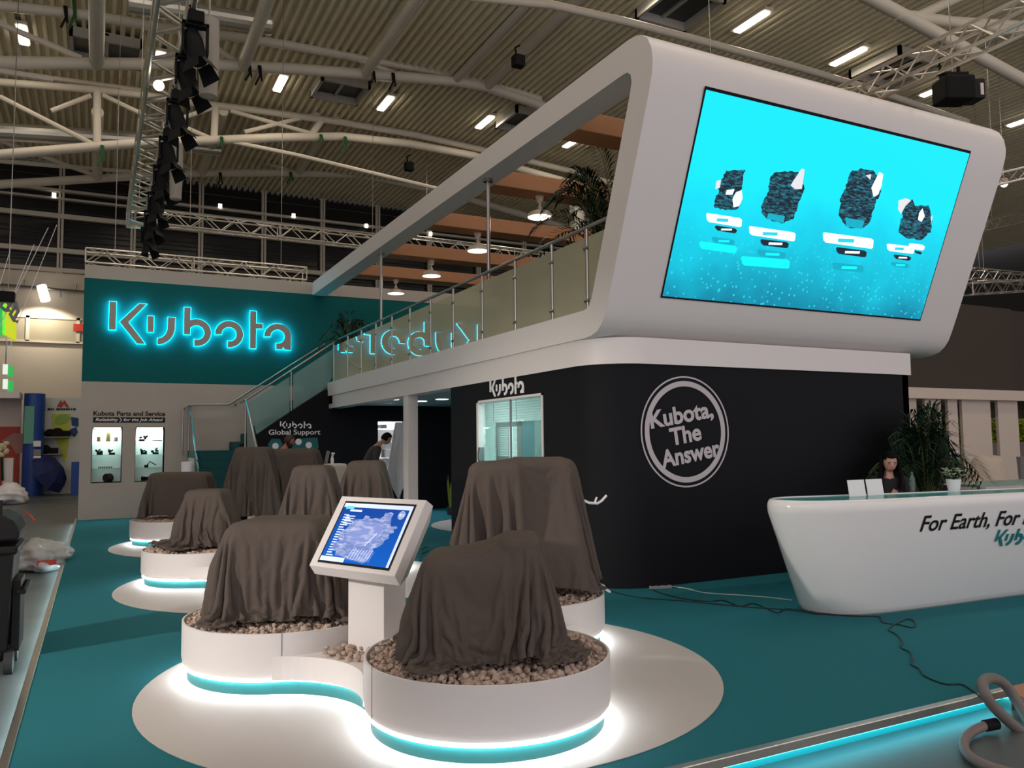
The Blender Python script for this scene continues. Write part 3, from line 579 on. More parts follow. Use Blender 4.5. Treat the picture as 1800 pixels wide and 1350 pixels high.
# ------------------------------------------------------------------ dust covers, draped by a cloth simulation over hidden engine shapes
SIM = bpy.data.scenes.new('sim')
def sim_box(c, s, yaw=0):
    mb = MB(); mb.ob(c, V((math.cos(yaw), math.sin(yaw), 0)), V((-math.sin(yaw), math.cos(yaw), 0)), Z, *s)
    me = bpy.data.meshes.new('hull'); me.from_pydata([tuple(v) for v in mb.v], [], mb.f); o = bpy.data.objects.new('hull', me); SIM.collection.objects.link(o); return o
def drape(lb, origin, hulls, size, res, frames, off=(0, 0), zg=.425, sq=.45, selfc=True, yaw=0):
    cols = []
    for c, s in hulls:
        o = sim_box(c, s); b = o.modifiers.new('b', 'BEVEL'); b.width = min(s) * .16; b.segments = 3
        o.modifiers.new('c', 'COLLISION'); o.collision.thickness_outer = .012; o.collision.cloth_friction = 14; cols.append(o)
    g = sim_box((0, 0, zg - .5), (8, 8, 1)); g.modifiers.new('c', 'COLLISION'); g.collision.thickness_outer = .008; g.collision.cloth_friction = 45; cols.append(g)
    top = max(c[2] + s[2] / 2 for c, s in hulls) + .03; nx, ny = res; v = []; f = []
    ph = origin[0] * 7
    for j in range(ny):
        for i in range(nx):
            u, w = i / (nx - 1) * 2 - 1, j / (ny - 1) * 2 - 1; x, y = u * math.sqrt(1 - sq * w * w / 2), w * math.sqrt(1 - sq * u * u / 2)
            x, y = x * math.cos(yaw) - y * math.sin(yaw) * size[1] / size[0], y * math.cos(yaw) + x * math.sin(yaw) * size[0] / size[1]
            v.append((off[0] + x * size[0] / 2, off[1] + y * size[1] / 2, top + .012 * math.sin(i * .5 + ph) * math.sin(j * .6 + ph)))
    f = [(j * nx + i, j * nx + i + 1, (j + 1) * nx + i + 1, (j + 1) * nx + i) for j in range(ny - 1) for i in range(nx - 1)]
    me = bpy.data.meshes.new('sheet'); me.from_pydata(v, [], f); o = bpy.data.objects.new('sheet', me); SIM.collection.objects.link(o)
    m = o.modifiers.new('cl', 'CLOTH'); s = m.settings
    s.quality = 5; s.mass = .25; s.tension_stiffness = 18; s.compression_stiffness = 18; s.shear_stiffness = 6; s.bending_stiffness = .03
    s.tension_damping = 8; s.compression_damping = 8; s.shear_damping = 8; s.air_damping = 1.5
    cs = m.collision_settings; cs.distance_min = .007; cs.use_self_collision = selfc; cs.self_distance_min = .007; cs.collision_quality = 3
    m.point_cache.frame_start = 1; m.point_cache.frame_end = frames
    for fr in range(1, frames + 1): SIM.frame_set(fr)
    dg = SIM.view_layers[0].depsgraph; dg.update(); ev = o.evaluated_get(dg)
    me2 = bpy.data.meshes.new_from_object(ev); co = np.array([q.co[:] for q in me2.vertices])
    for q in cols + [o]: bpy.data.objects.remove(q)
    c, sn = math.cos(-YAW), math.sin(-YAW)
    co = np.stack([co[:, 0] * c - co[:, 1] * sn, co[:, 0] * sn + co[:, 1] * c, co[:, 2]], -1)
    for q, p in zip(me2.vertices, co): q.co = p
    me2.name = 'dust_cover'; me2.materials.clear(); me2.materials.append(M['cloth']); me2.polygons.foreach_set('use_smooth', [True] * len(me2.polygons))
    ob = bpy.data.objects.new('dust_cover', me2); ob.location = (origin[0], origin[1], 0); COL.objects.link(ob)
    q = ob.modifiers.new('thick', 'SOLIDIFY'); q.thickness = .006; q.offset = 1
    q = ob.modifiers.new('sub', 'SUBSURF'); q.levels = 1; q.render_levels = 1
    return tag(ob, lb, 'dust cover', 'dust covers over engines')
def B(x0, x1, y0, y1, z1, z0=.3): return (((x0 + x1) / 2, (y0 + y1) / 2, (z0 + z1) / 2), (x1 - x0, y1 - y0, z1 - z0))
COVERS = [
    ('taupe dust cover on the nearest plinth, hump higher at its right', PL[0][:2], [B(-.36, .30, -.38, .16, 0.995), B(.10, .30, -.34, .14, 1.085), B(-.44, .38, -.40, .18, 0.745)], (2.02, 1.84), (106, 98), 66, (.05, -.08), .425, .45, True, .2),
    ('taupe dust cover left of the touch kiosk, broad rounded top', PL[1][:2], [B(-.36, .36, -.42, .26, 1.090), B(-.44, .44, -.44, .28, 0.870)], (2.12, 1.98), (104, 98), 66, (.02, -.08), .425, .45, True, .3),
    ('large boxy dust cover with flat top beside the black wall', PL[2][:2], [B(-.36, .06, -.40, .10, 1.480), B(-.10, .50, -.22, .42, 1.505), B(-.5, .54, -.42, .44, 0.850)], (2.72, 2.56), (100, 94), 70, (.02, 0), .425, .45, True, .15),
    ('dust cover with narrow flat top on the left middle plinth', PL[3][:2], [B(-.20, .25, -.2, .2, 1.095), B(-.30, .33, -.28, .26, 0.780)], (1.98, 1.9), (72, 68), 62, (-.08, -.06), .425, .45, True, .6),
    ('low wide dust cover nearest the lit showcases', PL[6][:2], [B(-.40, .56, -.25, .25, 1.190)], (2.2, 1.9), (60, 52), 58, (.02, 0)),
    ('tall dust cover in front of the teal stairs', PL[7][:2], [B(-.06, .46, -.22, .22, 1.620), B(-.14, .52, -.26, .26, 1.070)], (2.7, 2.6), (62, 60), 64, (.19, 0)),
    ('dust cover just below the bearded man', PL[8][:2], [B(-.33, .56, -.25, .25, 1.580)], (2.9, 2.5), (58, 52), 64, (.1, 0)),
    ('dust cover in the middle with deep vertical folds, left of the touch screen', PL[4][:2], [B(-.08, .30, -.2, .2, 1.410), B(-.14, .36, -.26, .22, 0.960)], (2.3, 2.2), (70, 66), 64, (.11, 0)),
    ('dust cover just behind the top of the touch screen', PL[5][:2], [B(-.06, .38, -.2, .2, 1.420), B(-.14, .40, -.26, .24, 0.980)], (2.3, 2.2), (60, 58), 64, (.14, 0)),
]
for c in COVERS: drape(*c)
bpy.data.scenes.remove(SIM)
SC.frame_set(1)

def pic_mat(name, dark, light_, sc):
    m = bpy.data.materials.new(name); m.use_nodes = True; nt = m.node_tree; b_ = nt.nodes['Principled BSDF']; tc = nt.nodes.new('ShaderNodeTexCoord')
    mp = nt.nodes.new('ShaderNodeMapping'); mp.inputs['Scale'].default_value = (.75, .6, 3.0); mp.inputs['Rotation'].default_value = (0, .35, 0); nt.links.new(tc.outputs['Object'], mp.inputs[0])
    n1 = nt.nodes.new('ShaderNodeTexNoise'); n1.inputs['Scale'].default_value = sc; n1.inputs['Detail'].default_value = 3; n1.inputs['Distortion'].default_value = .6; nt.links.new(mp.outputs[0], n1.inputs['Vector'])
    cr = nt.nodes.new('ShaderNodeValToRGB'); cr.color_ramp.interpolation = 'LINEAR'; cr.color_ramp.elements[0].position = .46; cr.color_ramp.elements[0].color = (*dark, 1); cr.color_ramp.elements[1].position = .72; cr.color_ramp.elements[1].color = (*light_, 1); nt.links.new(n1.outputs['Fac'], cr.inputs[0])
    b_.inputs['Base Color'].default_value = (0, 0, 0, 1); b_.inputs['Roughness'].default_value = .7; nt.links.new(cr.outputs[0], b_.inputs['Emission Color']); b_.inputs['Emission Strength'].default_value = .9; return m

# ------------------------------------------------------------------ touch kiosk
KY, KT = math.radians(65.0), math.radians(32.2)
kr = V((math.cos(KY), -math.sin(KY), 0)); kn0 = V((-math.sin(KY), -math.cos(KY), 0)); ku = Z * math.cos(KT) - kn0 * math.sin(KT); kn = kn0 * math.cos(KT) + Z * math.sin(KT)
kc = V((1.584, 5.2, 1.075)); kw, kh = .817, .524
t = thing('touch_kiosk', 'white touch kiosk with tilted blue engine screen', 'kiosk', (1.72, 5.38, .26))
pa, pb = V((1.551, 5.511, 0)), V((1.713, 5.227, 0)); pdir = (pb - pa).normalized(); pw = (pb - pa).length; pn = V((pdir.y, -pdir.x, 0)); pn = pn if pn.dot(kn0) > 0 else -pn
mb = MB(); mb.ob((pa + pb) / 2 - pn * .11 + Z * .56, pdir, pn, Z, pw, .22, .62); obj('post', mb, M['white'], t, bevel=.006)
hd = MB(); dep = .13
fr = [(-kw / 2, -kh / 2), (kw / 2, -kh / 2), (kw / 2, kh / 2), (-kw / 2, kh / 2)]
F_ = [kc + kr * a + ku * b for a, b in fr]; G_ = [kc - kn * .075 + kr * a * 1.0 + ku * b for a, b in [(-kw / 2 + .0, -kh / 2 - .03), (kw / 2, -kh / 2 - .03), (kw / 2 + .0, kh / 2), (-kw / 2, kh / 2)]]
H_ = [kc - kn * .20 + kr * a + ku * b for a, b in [(-kw / 2 + .12, -kh / 2 + .08), (kw / 2 - .10, -kh / 2 + .08), (kw / 2 - .10, kh / 2 - .06), (-kw / 2 + .12, kh / 2 - .06)]]
hd.add(F_ + G_ + H_, [(0, 1, 2, 3), (11, 10, 9, 8)] + [(i, (i + 1) % 4, 4 + (i + 1) % 4, 4 + i) for i in range(4)] + [(4 + i, 4 + (i + 1) % 4, 8 + (i + 1) % 4, 8 + i) for i in range(4)])
obj('screen_housing', hd, M['white'], t, bevel=.004)
def kp(u, v, e=0): return kc + kr * (-kw / 2 + kw * u) + ku * (-kh / 2 + kh * v) + kn * e
def kquad(mb, u0, u1, v0, v1, e, m=0): return mb.add([kp(u0, v0, e), kp(u1, v0, e), kp(u1, v1, e), kp(u0, v1, e)], [(0, 1, 2, 3)], m)
U0, U1, V0, V1 = .10, .905, .085, .90
bz = MB(); kquad(bz, U0 - .018, U1 + .018, V0 - .03, V1 + .03, .002); bzo = obj('screen_bezel', bz, M['blackp'], t)
ms = bpy.data.materials.new('touch_screen_blue'); ms.use_nodes = True; nt = ms.node_tree; b_ = nt.nodes['Principled BSDF']; tc = nt.nodes.new('ShaderNodeTexCoord'); sx_ = nt.nodes.new('ShaderNodeSeparateXYZ'); nt.links.new(tc.outputs['Generated'], sx_.inputs[0])
cr_ = nt.nodes.new('ShaderNodeValToRGB'); cr_.color_ramp.elements[0].color = (.0, .13, .62, 1); cr_.color_ramp.elements[1].color = (.005, .06, .36, 1); nt.links.new(sx_.outputs['Z'], cr_.inputs[0])
b_.inputs['Base Color'].default_value = (0, 0, 0, 1); b_.inputs['Roughness'].default_value = .25; nt.links.new(cr_.outputs[0], b_.inputs['Emission Color']); b_.inputs['Emission Strength'].default_value = 1.0
mb = MB(); kquad(mb, U0, U1, V0, V1, .004); scr = obj('screen', mb, ms, t)
ew = emat('screen_white', (.50, .58, .80), .8); eg = emat('screen_gray', (.30, .36, .62), .8); el = emat('screen_pale', (.50, .58, .85), .75); et = emat('screen_teal', (.1, .55, .65), .6)
def su(u): return U0 + (U1 - U0) * u
def sv(v): return V0 + (V1 - V0) * v
mb = MB(); kquad(mb, su(0), su(1), sv(.93), sv(1), .005); kquad(mb, su(.965), su(1), sv(0), sv(.93), .005); obj('screen_border', mb, ew, scr); mb = MB(); kquad(mb, su(0), su(.36), sv(0), sv(.075), .005); obj('menu_bar', mb, ew, scr)
mb = MB()
for k in range(17): kquad(mb, su(.06), su(.06 + .13 * (.55 + .45 * ((k * 7) % 5) / 4)), sv(.78 - .043 * k), sv(.80 - .043 * k), .005)
for k in range(4): kquad(mb, su(.10), su(.235), sv(.765 - .043 * k), sv(.782 - .043 * k), .0052)
kquad(mb, su(.12), su(.30), sv(.855), sv(.89), .005); obj('menu_text', mb, el, scr)
mb = MB(); kquad(mb, su(.04), su(.165), sv(.895), sv(.945), .006); obj('screen_tab', mb, et, scr)
eng = [(.30, .10), (.66, .02), (.71, .10), (.72, .20), (.70, .27), (.76, .30), (.80, .36), (.80, .42), (.84, .45), (.82, .52), (.87, .55), (.85, .60), (.89, .63), (.86, .66), (.80, .64), (.77, .68), (.74, .78), (.74, .86), (.70, .88), (.62, .86), (.62, .80), (.58, .76), (.52, .77), (.45, .73), (.42, .79), (.36, .80), (.35, .73), (.24, .72), (.20, .64), (.18, .55), (.12, .50), (.12, .40), (.17, .34), (.11, .30), (.12, .20), (.20, .17), (.22, .10)]
eng = [(a + .06 * (b - .4), b) for a, b in eng]
mb = MB(); mb.add([kp(su(a), sv(b), .006) for a, b in eng], [tuple(range(len(eng)))]); obj('engine_drawing', mb, pic_mat('engine_sketch', (.20, .29, .68), (.66, .73, 1.0), 22), scr)
mb = MB(); pl_ = [(.24, .36), (.40, .30), (.58, .34), (.70, .42), (.74, .56), (.68, .66), (.50, .70), (.34, .68), (.25, .56)]; mb.add([kp(su(a), sv(b), .0065) for a, b in pl_], [tuple(range(len(pl_)))]); obj('engine_block', mb, pic_mat('engine_block_sketch', (.28, .36, .80), (.76, .79, .98), 14), scr); mb = MB()
for k in range(8): x = .40 + .04 * k; mb.tube([kp(su(x), sv(.06), .0066), kp(su(x + .012), sv(.17), .0066), kp(su(x + .03), sv(.235), .0066)], .002, 4)
mb.tube([kp(su(.56), sv(.30), .0068), kp(su(.66), sv(.52), .0068)], .004, 5); obj('engine_detail', mb, ew, scr)
mb = MB()
for k in range(9): x = .385 + .04 * k; mb.tube([kp(su(x), sv(.04), .0066), kp(su(x + .012), sv(.15), .0066), kp(su(x + .03), sv(.215), .0066)], .0012, 4)
for a, b in ((.20, .42), (.28, .30), (.45, .33), (.62, .38), (.70, .50), (.78, .62), (.48, .74), (.34, .70), (.16, .48), (.22, .25), (.68, .30)): b1 = MB(); b1.ball(kp(su(a), sv(b), .006), .006, 8, 5); obj('engine_bolt', b1, eg, scr)
obj('engine_shading', mb, eg, scr)
mb = MB(); a_ = kp(su(.885), sv(.84), .006)
for r0, r1 in ((.026, .030), (.0, .022)): mb.add([a_ + kr * (r * math.cos(q * PI / 12)) + ku * (r * math.sin(q * PI / 12)) for q in range(24) for r in (r0, r1)], [(2 * q, 2 * q + 1, (2 * q + 3) % 48, (2 * q + 2) % 48) for q in range(24)])
obj('round_emblem', mb, ew, scr)
mb = MB()
for k, v_ in enumerate((.867, .835, .803)): text_mb(mb, ('Kubota,', 'The', 'Answer')[k], (.032, .018, .032)[k], .0075, kp(su(.862 + (.018 if k == 1 else 0)), sv(v_), .0062), kr, ku, kn, .001, bold=.03)
obj('emblem_text', mb, mat('emblem_blue', (.0, .03, .25), .5), scr)

# ------------------------------------------------------------------ display wall with the illuminated sign
WY = 21.3; WX0, WX1 = -.35, 10.9
t = thing('display_wall', 'tall white and teal display wall with two lit showcases', 'wall', (5, WY + .2, 0))
zt, zb = 5.66, 3.21
mb = MB(); mb.bx(WX0, WX1, WY, WY + .4, zt, 5.98); obj('top_panel', mb, M['white2'], t)
mb = MB(); mb.bx(WX0, WX1, WY + .012, WY + .4, zb, zt); obj('teal_panel', mb, M['teal'], t)
va, vb, vc, vd = -.098, .525, .825, 1.448; vz0, vz1 = .85, 2.135
mb = MB()
for x0, x1, z0, z1 in ((WX0, va, 0, zb), (va, vd, 0, vz0), (va, vd, vz1, zb), (vb, vc, vz0, vz1), (vd, WX1, 0, zb)): mb.bx(x0, x1, WY, WY + .4, z0, z1)
obj('lower_panel', mb, M['white2'], t)
LGLY = [('left', va, vb), ('right', vc, vd)]
for nm, x0, x1 in LGLY:
    mb = MB(); mb.bx(x0, x1, WY + .38, WY + .4, vz0, vz1); mb.bx(x0 - .01, x0, WY, WY + .4, vz0, vz1); mb.bx(x1, x1 + .01, WY, WY + .4, vz0, vz1); mb.bx(x0, x1, WY, WY + .4, vz0 - .01, vz0); mb.bx(x0, x1, WY, WY + .4, vz1, vz1 + .01); sh = obj('showcase', mb, M['niche'], t)
    mb = MB(); mb.bx(x0 + .03, x1 - .03, WY + .06, WY + .3, vz1 - .02, vz1 - .005); obj('showcase_light', mb, emat('showcase_led', (.95, 1, .95), 6), sh)
    for k in range(3): mb = MB(); mb.bx(x0, x1, WY + .03, WY + .38, vz0 + .315 * (k + 1), vz0 + .315 * (k + 1) + .012); obj('glass_shelf', mb, M['clear'], sh)
    light('showcase_lamp', 'AREA', ((x0 + x1) / 2, WY + .18, vz1 - .03), (0, 0, 0), 12, (.95, 1, .94), .5, .2)
sz = [vz0, vz0 + .327, vz0 + .642, vz0 + .957]
def part_at(name, lb, x, lev, fn, m, grp='engine parts on showcase shelves', sm=False):
    mb = MB(); fn(mb, V((x, WY + .17, sz[lev]))); obj(name, mb, m, label=lb, cat='engine part', group=grp, smooth=sm)
cyl_ = lambda r, h: (lambda mb, p: mb.lathe(p, [(0, 0), (r, 0), (r, h * .88), (r * .85, h), (0, h)], 16))
part_at('oil_filter', 'short brown filter at the left on the top shelf of the left showcase', .04, 3, cyl_(.042, .12), M['yb'], sm=30)
part_at('air_filter', 'tall brown filter in the middle of the top shelf, left showcase', .235, 3, cyl_(.052, .22), mat('filter_green', (.20, .19, .07), .5), sm=30)
part_at('oil_filter', 'short dark filter at the right on the top shelf of the left showcase', .40, 3, cyl_(.045, .11), M['grayp'], sm=30)
def lump(seed):
    def fn(mb, p):
        r = np.random.default_rng(seed)
        mb.bx(p.x - .07, p.x + .06, p.y - .04, p.y + .05, p.z, p.z + .05)
        for k in range(5): c = p + V((r.uniform(-.08, .08), r.uniform(-.04, .04), r.uniform(.05, .1))); mb.tube([c, c + V((r.uniform(-.05, .05), r.uniform(-.04, .0), r.uniform(.0, .05)))], r.uniform(.012, .03), 8)
    return fn
part_at('pump', 'small dark pump at the left on the second shelf, left showcase', .07, 2, lump(1), M['dark'])
part_at('starter_motor', 'dark engine part with lever on the second shelf, left showcase', .33, 2, lump(2), M['dark'])
def row_fn(n, dx, h):
    def fn(mb, p):
        for k in range(n): c = p + X * (k - n / 2) * dx; mb.lathe(c, [(0, 0), (.014, 0), (.009, h), (0, h)], 8)
    return fn
part_at('valve_set', 'row of small dark valves on the third shelf, left showcase', .21, 1, row_fn(8, .038, .04), M['dark'])
part_at('piston_liner', 'dark cylinder lying at the bottom of the left showcase', .24, 0, lambda mb, p: mb.lathe(p + V((-.04, -.02, .10)), [(0, 0), (.095, 0), (.10, .02), (.10, .14), (.085, .16), (0, .16)], 24, axis=(.75, .65, 0)), M['rubber'], sm=30)
part_at('bearing', 'tiny dark part on the top shelf of the right showcase', .97, 3, lump(4), M['dark'])
def gask(mb, p):
    mb.bx(p.x - .11, p.x + .11, p.y, p.y + .015, p.z, p.z + .02); mb.bx(p.x - .11, p.x + .11, p.y, p.y + .015, p.z + .11, p.z + .125)
    for k in range(4): mb.bx(p.x - .11 + .07 * k, p.x - .10 + .07 * k, p.y, p.y + .015, p.z, p.z + .125)
part_at('gasket', 'dark frame gasket standing at the right on the top shelf, right showcase', 1.31, 3, gask, M['dark'])
part_at('turbo_charger', 'round dark part at the left on the second shelf, right showcase', 1.02, 2, lump(6), M['dark'])
part_at('water_pump', 'dark part at the right on the second shelf, right showcase', 1.28, 2, lump(7), M['dark'])
part_at('connecting_rod', 'connecting rod leaning on the third shelf, right showcase', 1.15, 1, lambda mb, p: (mb.tube([p + V((-.12, 0, .03)), p + V((-.03, 0, .03))], .03, 8), mb.tube([p + V((-.06, 0, .05)), p + V((.0, 0, .14)), p + V((.14, 0, .05))], .012, 8)), M['dark'])
part_at('gear_set', 'row of dark rings at the bottom of the right showcase', 1.08, 0, lambda mb, p: [mb.lathe(p + V((-.1 + .05 * k, 0, .06)), [(0, 0), (.055 - .006 * k, 0), (.055 - .006 * k, .03), (0, .03)], 14, axis=(1, .3, 0)) for k in range(5)], M['dark'])
# lettering over the showcases
t2 = thing('wall_lettering', 'black lettering with black slogan bar above the lit showcases', 'lettering', (.68, WY, 2.24))
mb = MB(); text_mb(mb, 'Kubota Parts and Service', 1.55, .10, (-.09, WY, 2.415), X, Z, -Y, .006, bold=.03); obj('headline', mb, M['blackp'], t2)
mb = MB(); mb.bx(-.09, 1.46, WY - .008, WY, 2.25, 2.375); bar = obj('slogan_bar', mb, M['blackp'], t2)
mb = MB(); text_mb(mb, 'Reliability', .48, .066, (-.04, WY - .008, 2.285), X, Z, -Y, .003, bold=.012, shear=.25); text_mb(mb, 'for the Job Ahead', .86, .066, (.55, WY - .008, 2.285), X, Z, -Y, .003, bold=.012, shear=.25)
mb.prism([(.46, .0), (.475, 0), (.52, .05), (.475, .10), (.46, .10), (.50, .05)], (0, WY - .008, 2.262), X, Z, -Y * .003); obj('slogan', mb, M['paper'], bar)

# illuminated logo: gray faces in front of cyan glowing bodies
sg = thing('illuminated_sign', 'large gray logo letters with cyan back glow on the teal wall', 'sign', (2.36, WY - .1, 4.13))
SK = LH; so = V((.185, WY - .05, 0))
def sz0(x): return 4.135
for gi, g in enumerate(GLY):
    mb = MB(); gb = MB()
    for p in g:
        mb.prism(p, V((.185, WY - .095, 4.135)), X, Z, Y * -.03, 0)
        gb.prism(offset_poly(p, .008), V((.185, WY - .055, 4.135)), X, Z, Y * -.036)
    lo = obj('letter', mb, M['letter'], sg); obj('glow_body', gb, M['glow'], lo)

# ------------------------------------------------------------------ pavilion: black ground floor, white bands, slab and the leaning screen frame
FX = 5.0; BXW = 5.04; BY = 7.6; BX1 = 10.2; ZC = 2.555; ZS0, ZS1 = 2.86, 3.185
pav = thing('pavilion', 'two-storey white pavilion with black ground floor and leaning screen frame', 'building', (7.6, 13, 0))
RC = .62
def rounded_wall(mb, z0, z1, x0, y0, x1, y1, rc, th, gap=None):
    # L shaped wall: left face at x0 from y1 down to the rounded corner, front face at y0 to x1
    out = [(x0, y1), (x0, y0 + rc)] + arc(x0 + rc, y0 + rc, rc, rc, 180, 270, 14) + [(x1, y0), (x1, y0 + th)]
    inn = [(x1, y0 + th)] + arc(x0 + rc, y0 + rc, rc - th, rc - th, 270, 180, 14) + [(x0 + th, y1)]
    mb.prism(out + inn[1:], (0, 0, z0), X, Y, Z * (z1 - z0)); return mb
WIN = (8.96, 10.975, .35, 2.29)
mb = MB(); rounded_wall(mb, 0, WIN[2], BXW, BY, BX1, 11.86, RC, .12); rounded_wall(mb, WIN[3], ZC, BXW, BY, BX1, 11.86, RC, .12); rounded_wall(mb, WIN[2], WIN[3], BXW, BY, BX1, WIN[0], RC, .12)
mb.bx(BXW, BXW + .12, WIN[1], 11.86, WIN[2], WIN[3]); mb.bx(BXW, 9.0, 11.86, 11.98, 0, ZC); mb.bx(BX1 - .12, BX1, BY, 19.6, 0, ZC); obj('black_wall', mb, M['black'], pav, smooth=30)
mb = MB(); rounded_wall(mb, ZC, ZS0, FX + .03, BY - .03, BX1 + .03, 19.6, RC, .3); mb.bx(FX + .03, BX1 + .03, 11.9, 19.62, 2.66, ZS0); mb.bx(FX + .03, FX + .33, 19.3, 19.62, ZC, ZS0); obj('lower_band', mb, M['white'], pav, smooth=30)
mb = MB(); mb.bx(BXW + .3, 9.2, 11.98, 19.5, 2.63, 2.66); obj('soffit', mb, M['bluegray'], pav)
mb = MB(); mb.bx(BXW, 5.236, 14.0, 14.25, 0, ZC); obj('column', mb, M['white'], pav, bevel=.006)
# dark wall at the back of the open ground floor, with a lit doorway and the wall below the stairs
DY = 19.62
mb = MB(); mb.prism([(2.95, 0), (6.27, 0), (6.27, 2.24), (6.94, 2.24), (6.94, 0), (BX1, 0), (BX1, 2.66), (5.25, 2.66), (5.25, 3.0), (4.9, 3.0), (3.33, 1.93), (2.95, 1.68)], (0, DY, 0), X, Z, Y * .1); obj('rear_wall', mb, M['black'], pav)
mb = MB(); mb.bx(6.0, 7.3, 20.6, 20.62, 0, 2.5); mb.bx(6.0, 6.02, DY + .1, 20.62, 0, 2.5); mb.bx(7.3, 7.32, DY + .1, 20.62, 0, 2.5); mb.bx(6.0, 7.3, DY + .1, 20.62, 2.5, 2.52); obj('store_room', mb, M['white'], pav)
light('store_room_lamp', 'AREA', (6.65, 20.1, 2.45), (0, 0, 0), 60, (.85, .95, 1), .8, .5)
# slab and frame: one continuous ribbon, profile in Y and Z
def ribbon(x0, x1, hole=True):
    out = [(19.66, 2.86), (7.90, 2.86), (7.74, 2.873), (7.62, 2.91), (7.53, 2.98), (7.46, 3.07), (7.40, 3.20), (7.32, 3.39)] + [(6.575, 5.247), (6.505, 5.46), (6.49, 5.58), (6.51, 5.72), (6.57, 5.84), (6.66, 5.92), (6.78, 5.965), (6.92, 5.98), (WY, 5.98)]
    inn = [(WY, 5.64), (7.02, 5.64), (6.94, 5.63), (6.88, 5.58), (6.865, 5.50), (6.90, 5.38)] + [(7.68, 3.42), (7.73, 3.30), (7.79, 3.22), (7.88, 3.185), (19.66, 3.185)]
    return out, inn
out, inn = ribbon(FX, BX1)
# left cheek ribbon (full profile) 0.36 wide, right cheek, then screen wall, slab and right beam between
XR = 10.94
mb = MB(); mb.prism(out + inn, (FX, 0, 0), Y, Z, X * .36); obj('left_frame', mb, M['white'], pav, smooth=25)
mb = MB(); mb.prism(out + inn, (XR - .36, 0, 0), Y, Z, X * .36); fr_r = obj('right_frame', mb, M['white'], pav, smooth=25)
mb = MB(); mb.prism(out[:16] + [(7.3, 5.98), (7.3, 5.64)] + inn[1:], (FX + .36, 0, 0), Y, Z, X * (XR - FX - .72)); obj('screen_wall', mb, M['white'], pav, smooth=25)
# LED screen on the leaning face
S = [V((5.71, 6.512, 5.405)), V((10.111, 6.508, 5.418)), V((10.215, 7.338, 3.33)), V((5.71, 7.348, 3.316))]
nrm = (S[1] - S[0]).cross(S[3] - S[0]).normalized()
if nrm.y > 0: nrm = -nrm
c0 = V((5.71, 7.348, 3.316)); sw = 4.45; su_ = (V((0, 6.512, 5.404)) - V((0, 7.348, 3.316))); shh = su_.length; su_.normalize(); sn = V((0, -su_.z, su_.y)); sn = sn if sn.y < 0 else -sn
led = thing('led_screen', 'huge cyan video screen showing four engines', 'screen', c0 + X * sw / 2)
mb = MB(); mb.prism([(-.02, -.02), (sw + .02, -.02), (sw + .02, shh + .035), (-.02, shh + .035)], c0 + sn * .002, X, su_, sn * .006); obj('screen_border', mb, M['dark'], led)
mscr = bpy.data.materials.new('led_picture'); mscr.use_nodes = True; nt = mscr.node_tree; b_ = nt.nodes['Principled BSDF']; tc = nt.nodes.new('ShaderNodeTexCoord')
n1 = nt.nodes.new('ShaderNodeTexNoise'); n1.inputs['Scale'].default_value = 1.3; n1.inputs['Detail'].default_value = 5; nt.links.new(tc.outputs['Object'], n1.inputs['Vector'])
sx_ = nt.nodes.new('ShaderNodeSeparateXYZ'); nt.links.new(tc.outputs['Generated'], sx_.inputs[0])
ad = nt.nodes.new('ShaderNodeMath'); ad.operation = 'MULTIPLY_ADD'; ad.inputs[1].default_value = .5; nt.links.new(n1.outputs['Fac'], ad.inputs[0]); nt.links.new(sx_.outputs['Z'], ad.inputs[2])
cr_ = nt.nodes.new('ShaderNodeValToRGB'); cr_.color_ramp.elements[0].color = (0, .22, .36, 1); cr_.color_ramp.elements[0].position = .22; cr_.color_ramp.elements[1].color = (0, .80, 1.0, 1); cr_.color_ramp.elements[1].position = .85
e = cr_.color_ramp.elements.new(.5); e.color = (0, .52, .70, 1)
nt.links.new(ad.outputs[0], cr_.inputs[0])
# dotted water surface across the lower part
vo = nt.nodes.new('ShaderNodeTexVoronoi'); vo.inputs['Scale'].default_value = 14; nt.links.new(tc.outputs['Object'], vo.inputs['Vector'])
lt = nt.nodes.new('ShaderNodeMath'); lt.operation = 'LESS_THAN'; lt.inputs[1].default_value = .22; nt.links.new(vo.outputs['Distance'], lt.inputs[0])
zl = nt.nodes.new('ShaderNodeMapRange'); zl.inputs[1].default_value = .45; zl.inputs[2].default_value = .15; zl.inputs[3].default_value = 0; zl.inputs[4].default_value = .55; nt.links.new(sx_.outputs['Z'], zl.inputs[0])
mu = nt.nodes.new('ShaderNodeMath'); mu.operation = 'MULTIPLY'; nt.links.new(lt.outputs[0], mu.inputs[0]); nt.links.new(zl.outputs[0], mu.inputs[1])
mx = nt.nodes.new('ShaderNodeMix'); mx.data_type = 'RGBA'; nt.links.new(mu.outputs[0], mx.inputs[0]); nt.links.new(cr_.outputs[0], mx.inputs[6]); mx.inputs[7].default_value = (.05, .85, .95, 1)
b_.inputs['Base Color'].default_value = (0, 0, 0, 1); b_.inputs['Roughness'].default_value = .7; nt.links.new(mx.outputs[2], b_.inputs['Emission Color']); b_.inputs['Emission Strength'].default_value = 1.08
mb = MB(); mb.prism([(0, 0), (sw, 0), (sw, shh), (0, shh)], c0 + sn * .008, X, su_, sn * .004); pic = obj('picture', mb, mscr, led)
def sp(px, py):   # pixel on the screen plane -> screen coordinates
    d = ray(px, py); k = (c0 - V((0, 0, CAMZ))).dot(sn) / d.dot(sn); q = V((0, 0, CAMZ)) + d * k - c0; return (q.x, q.dot(su_))
def scr_poly(mb, pts, e): mb.add([c0 + X * a + su_ * b + sn * e for a, b in [sp(*p) for p in pts]], [tuple(range(len(pts)))])
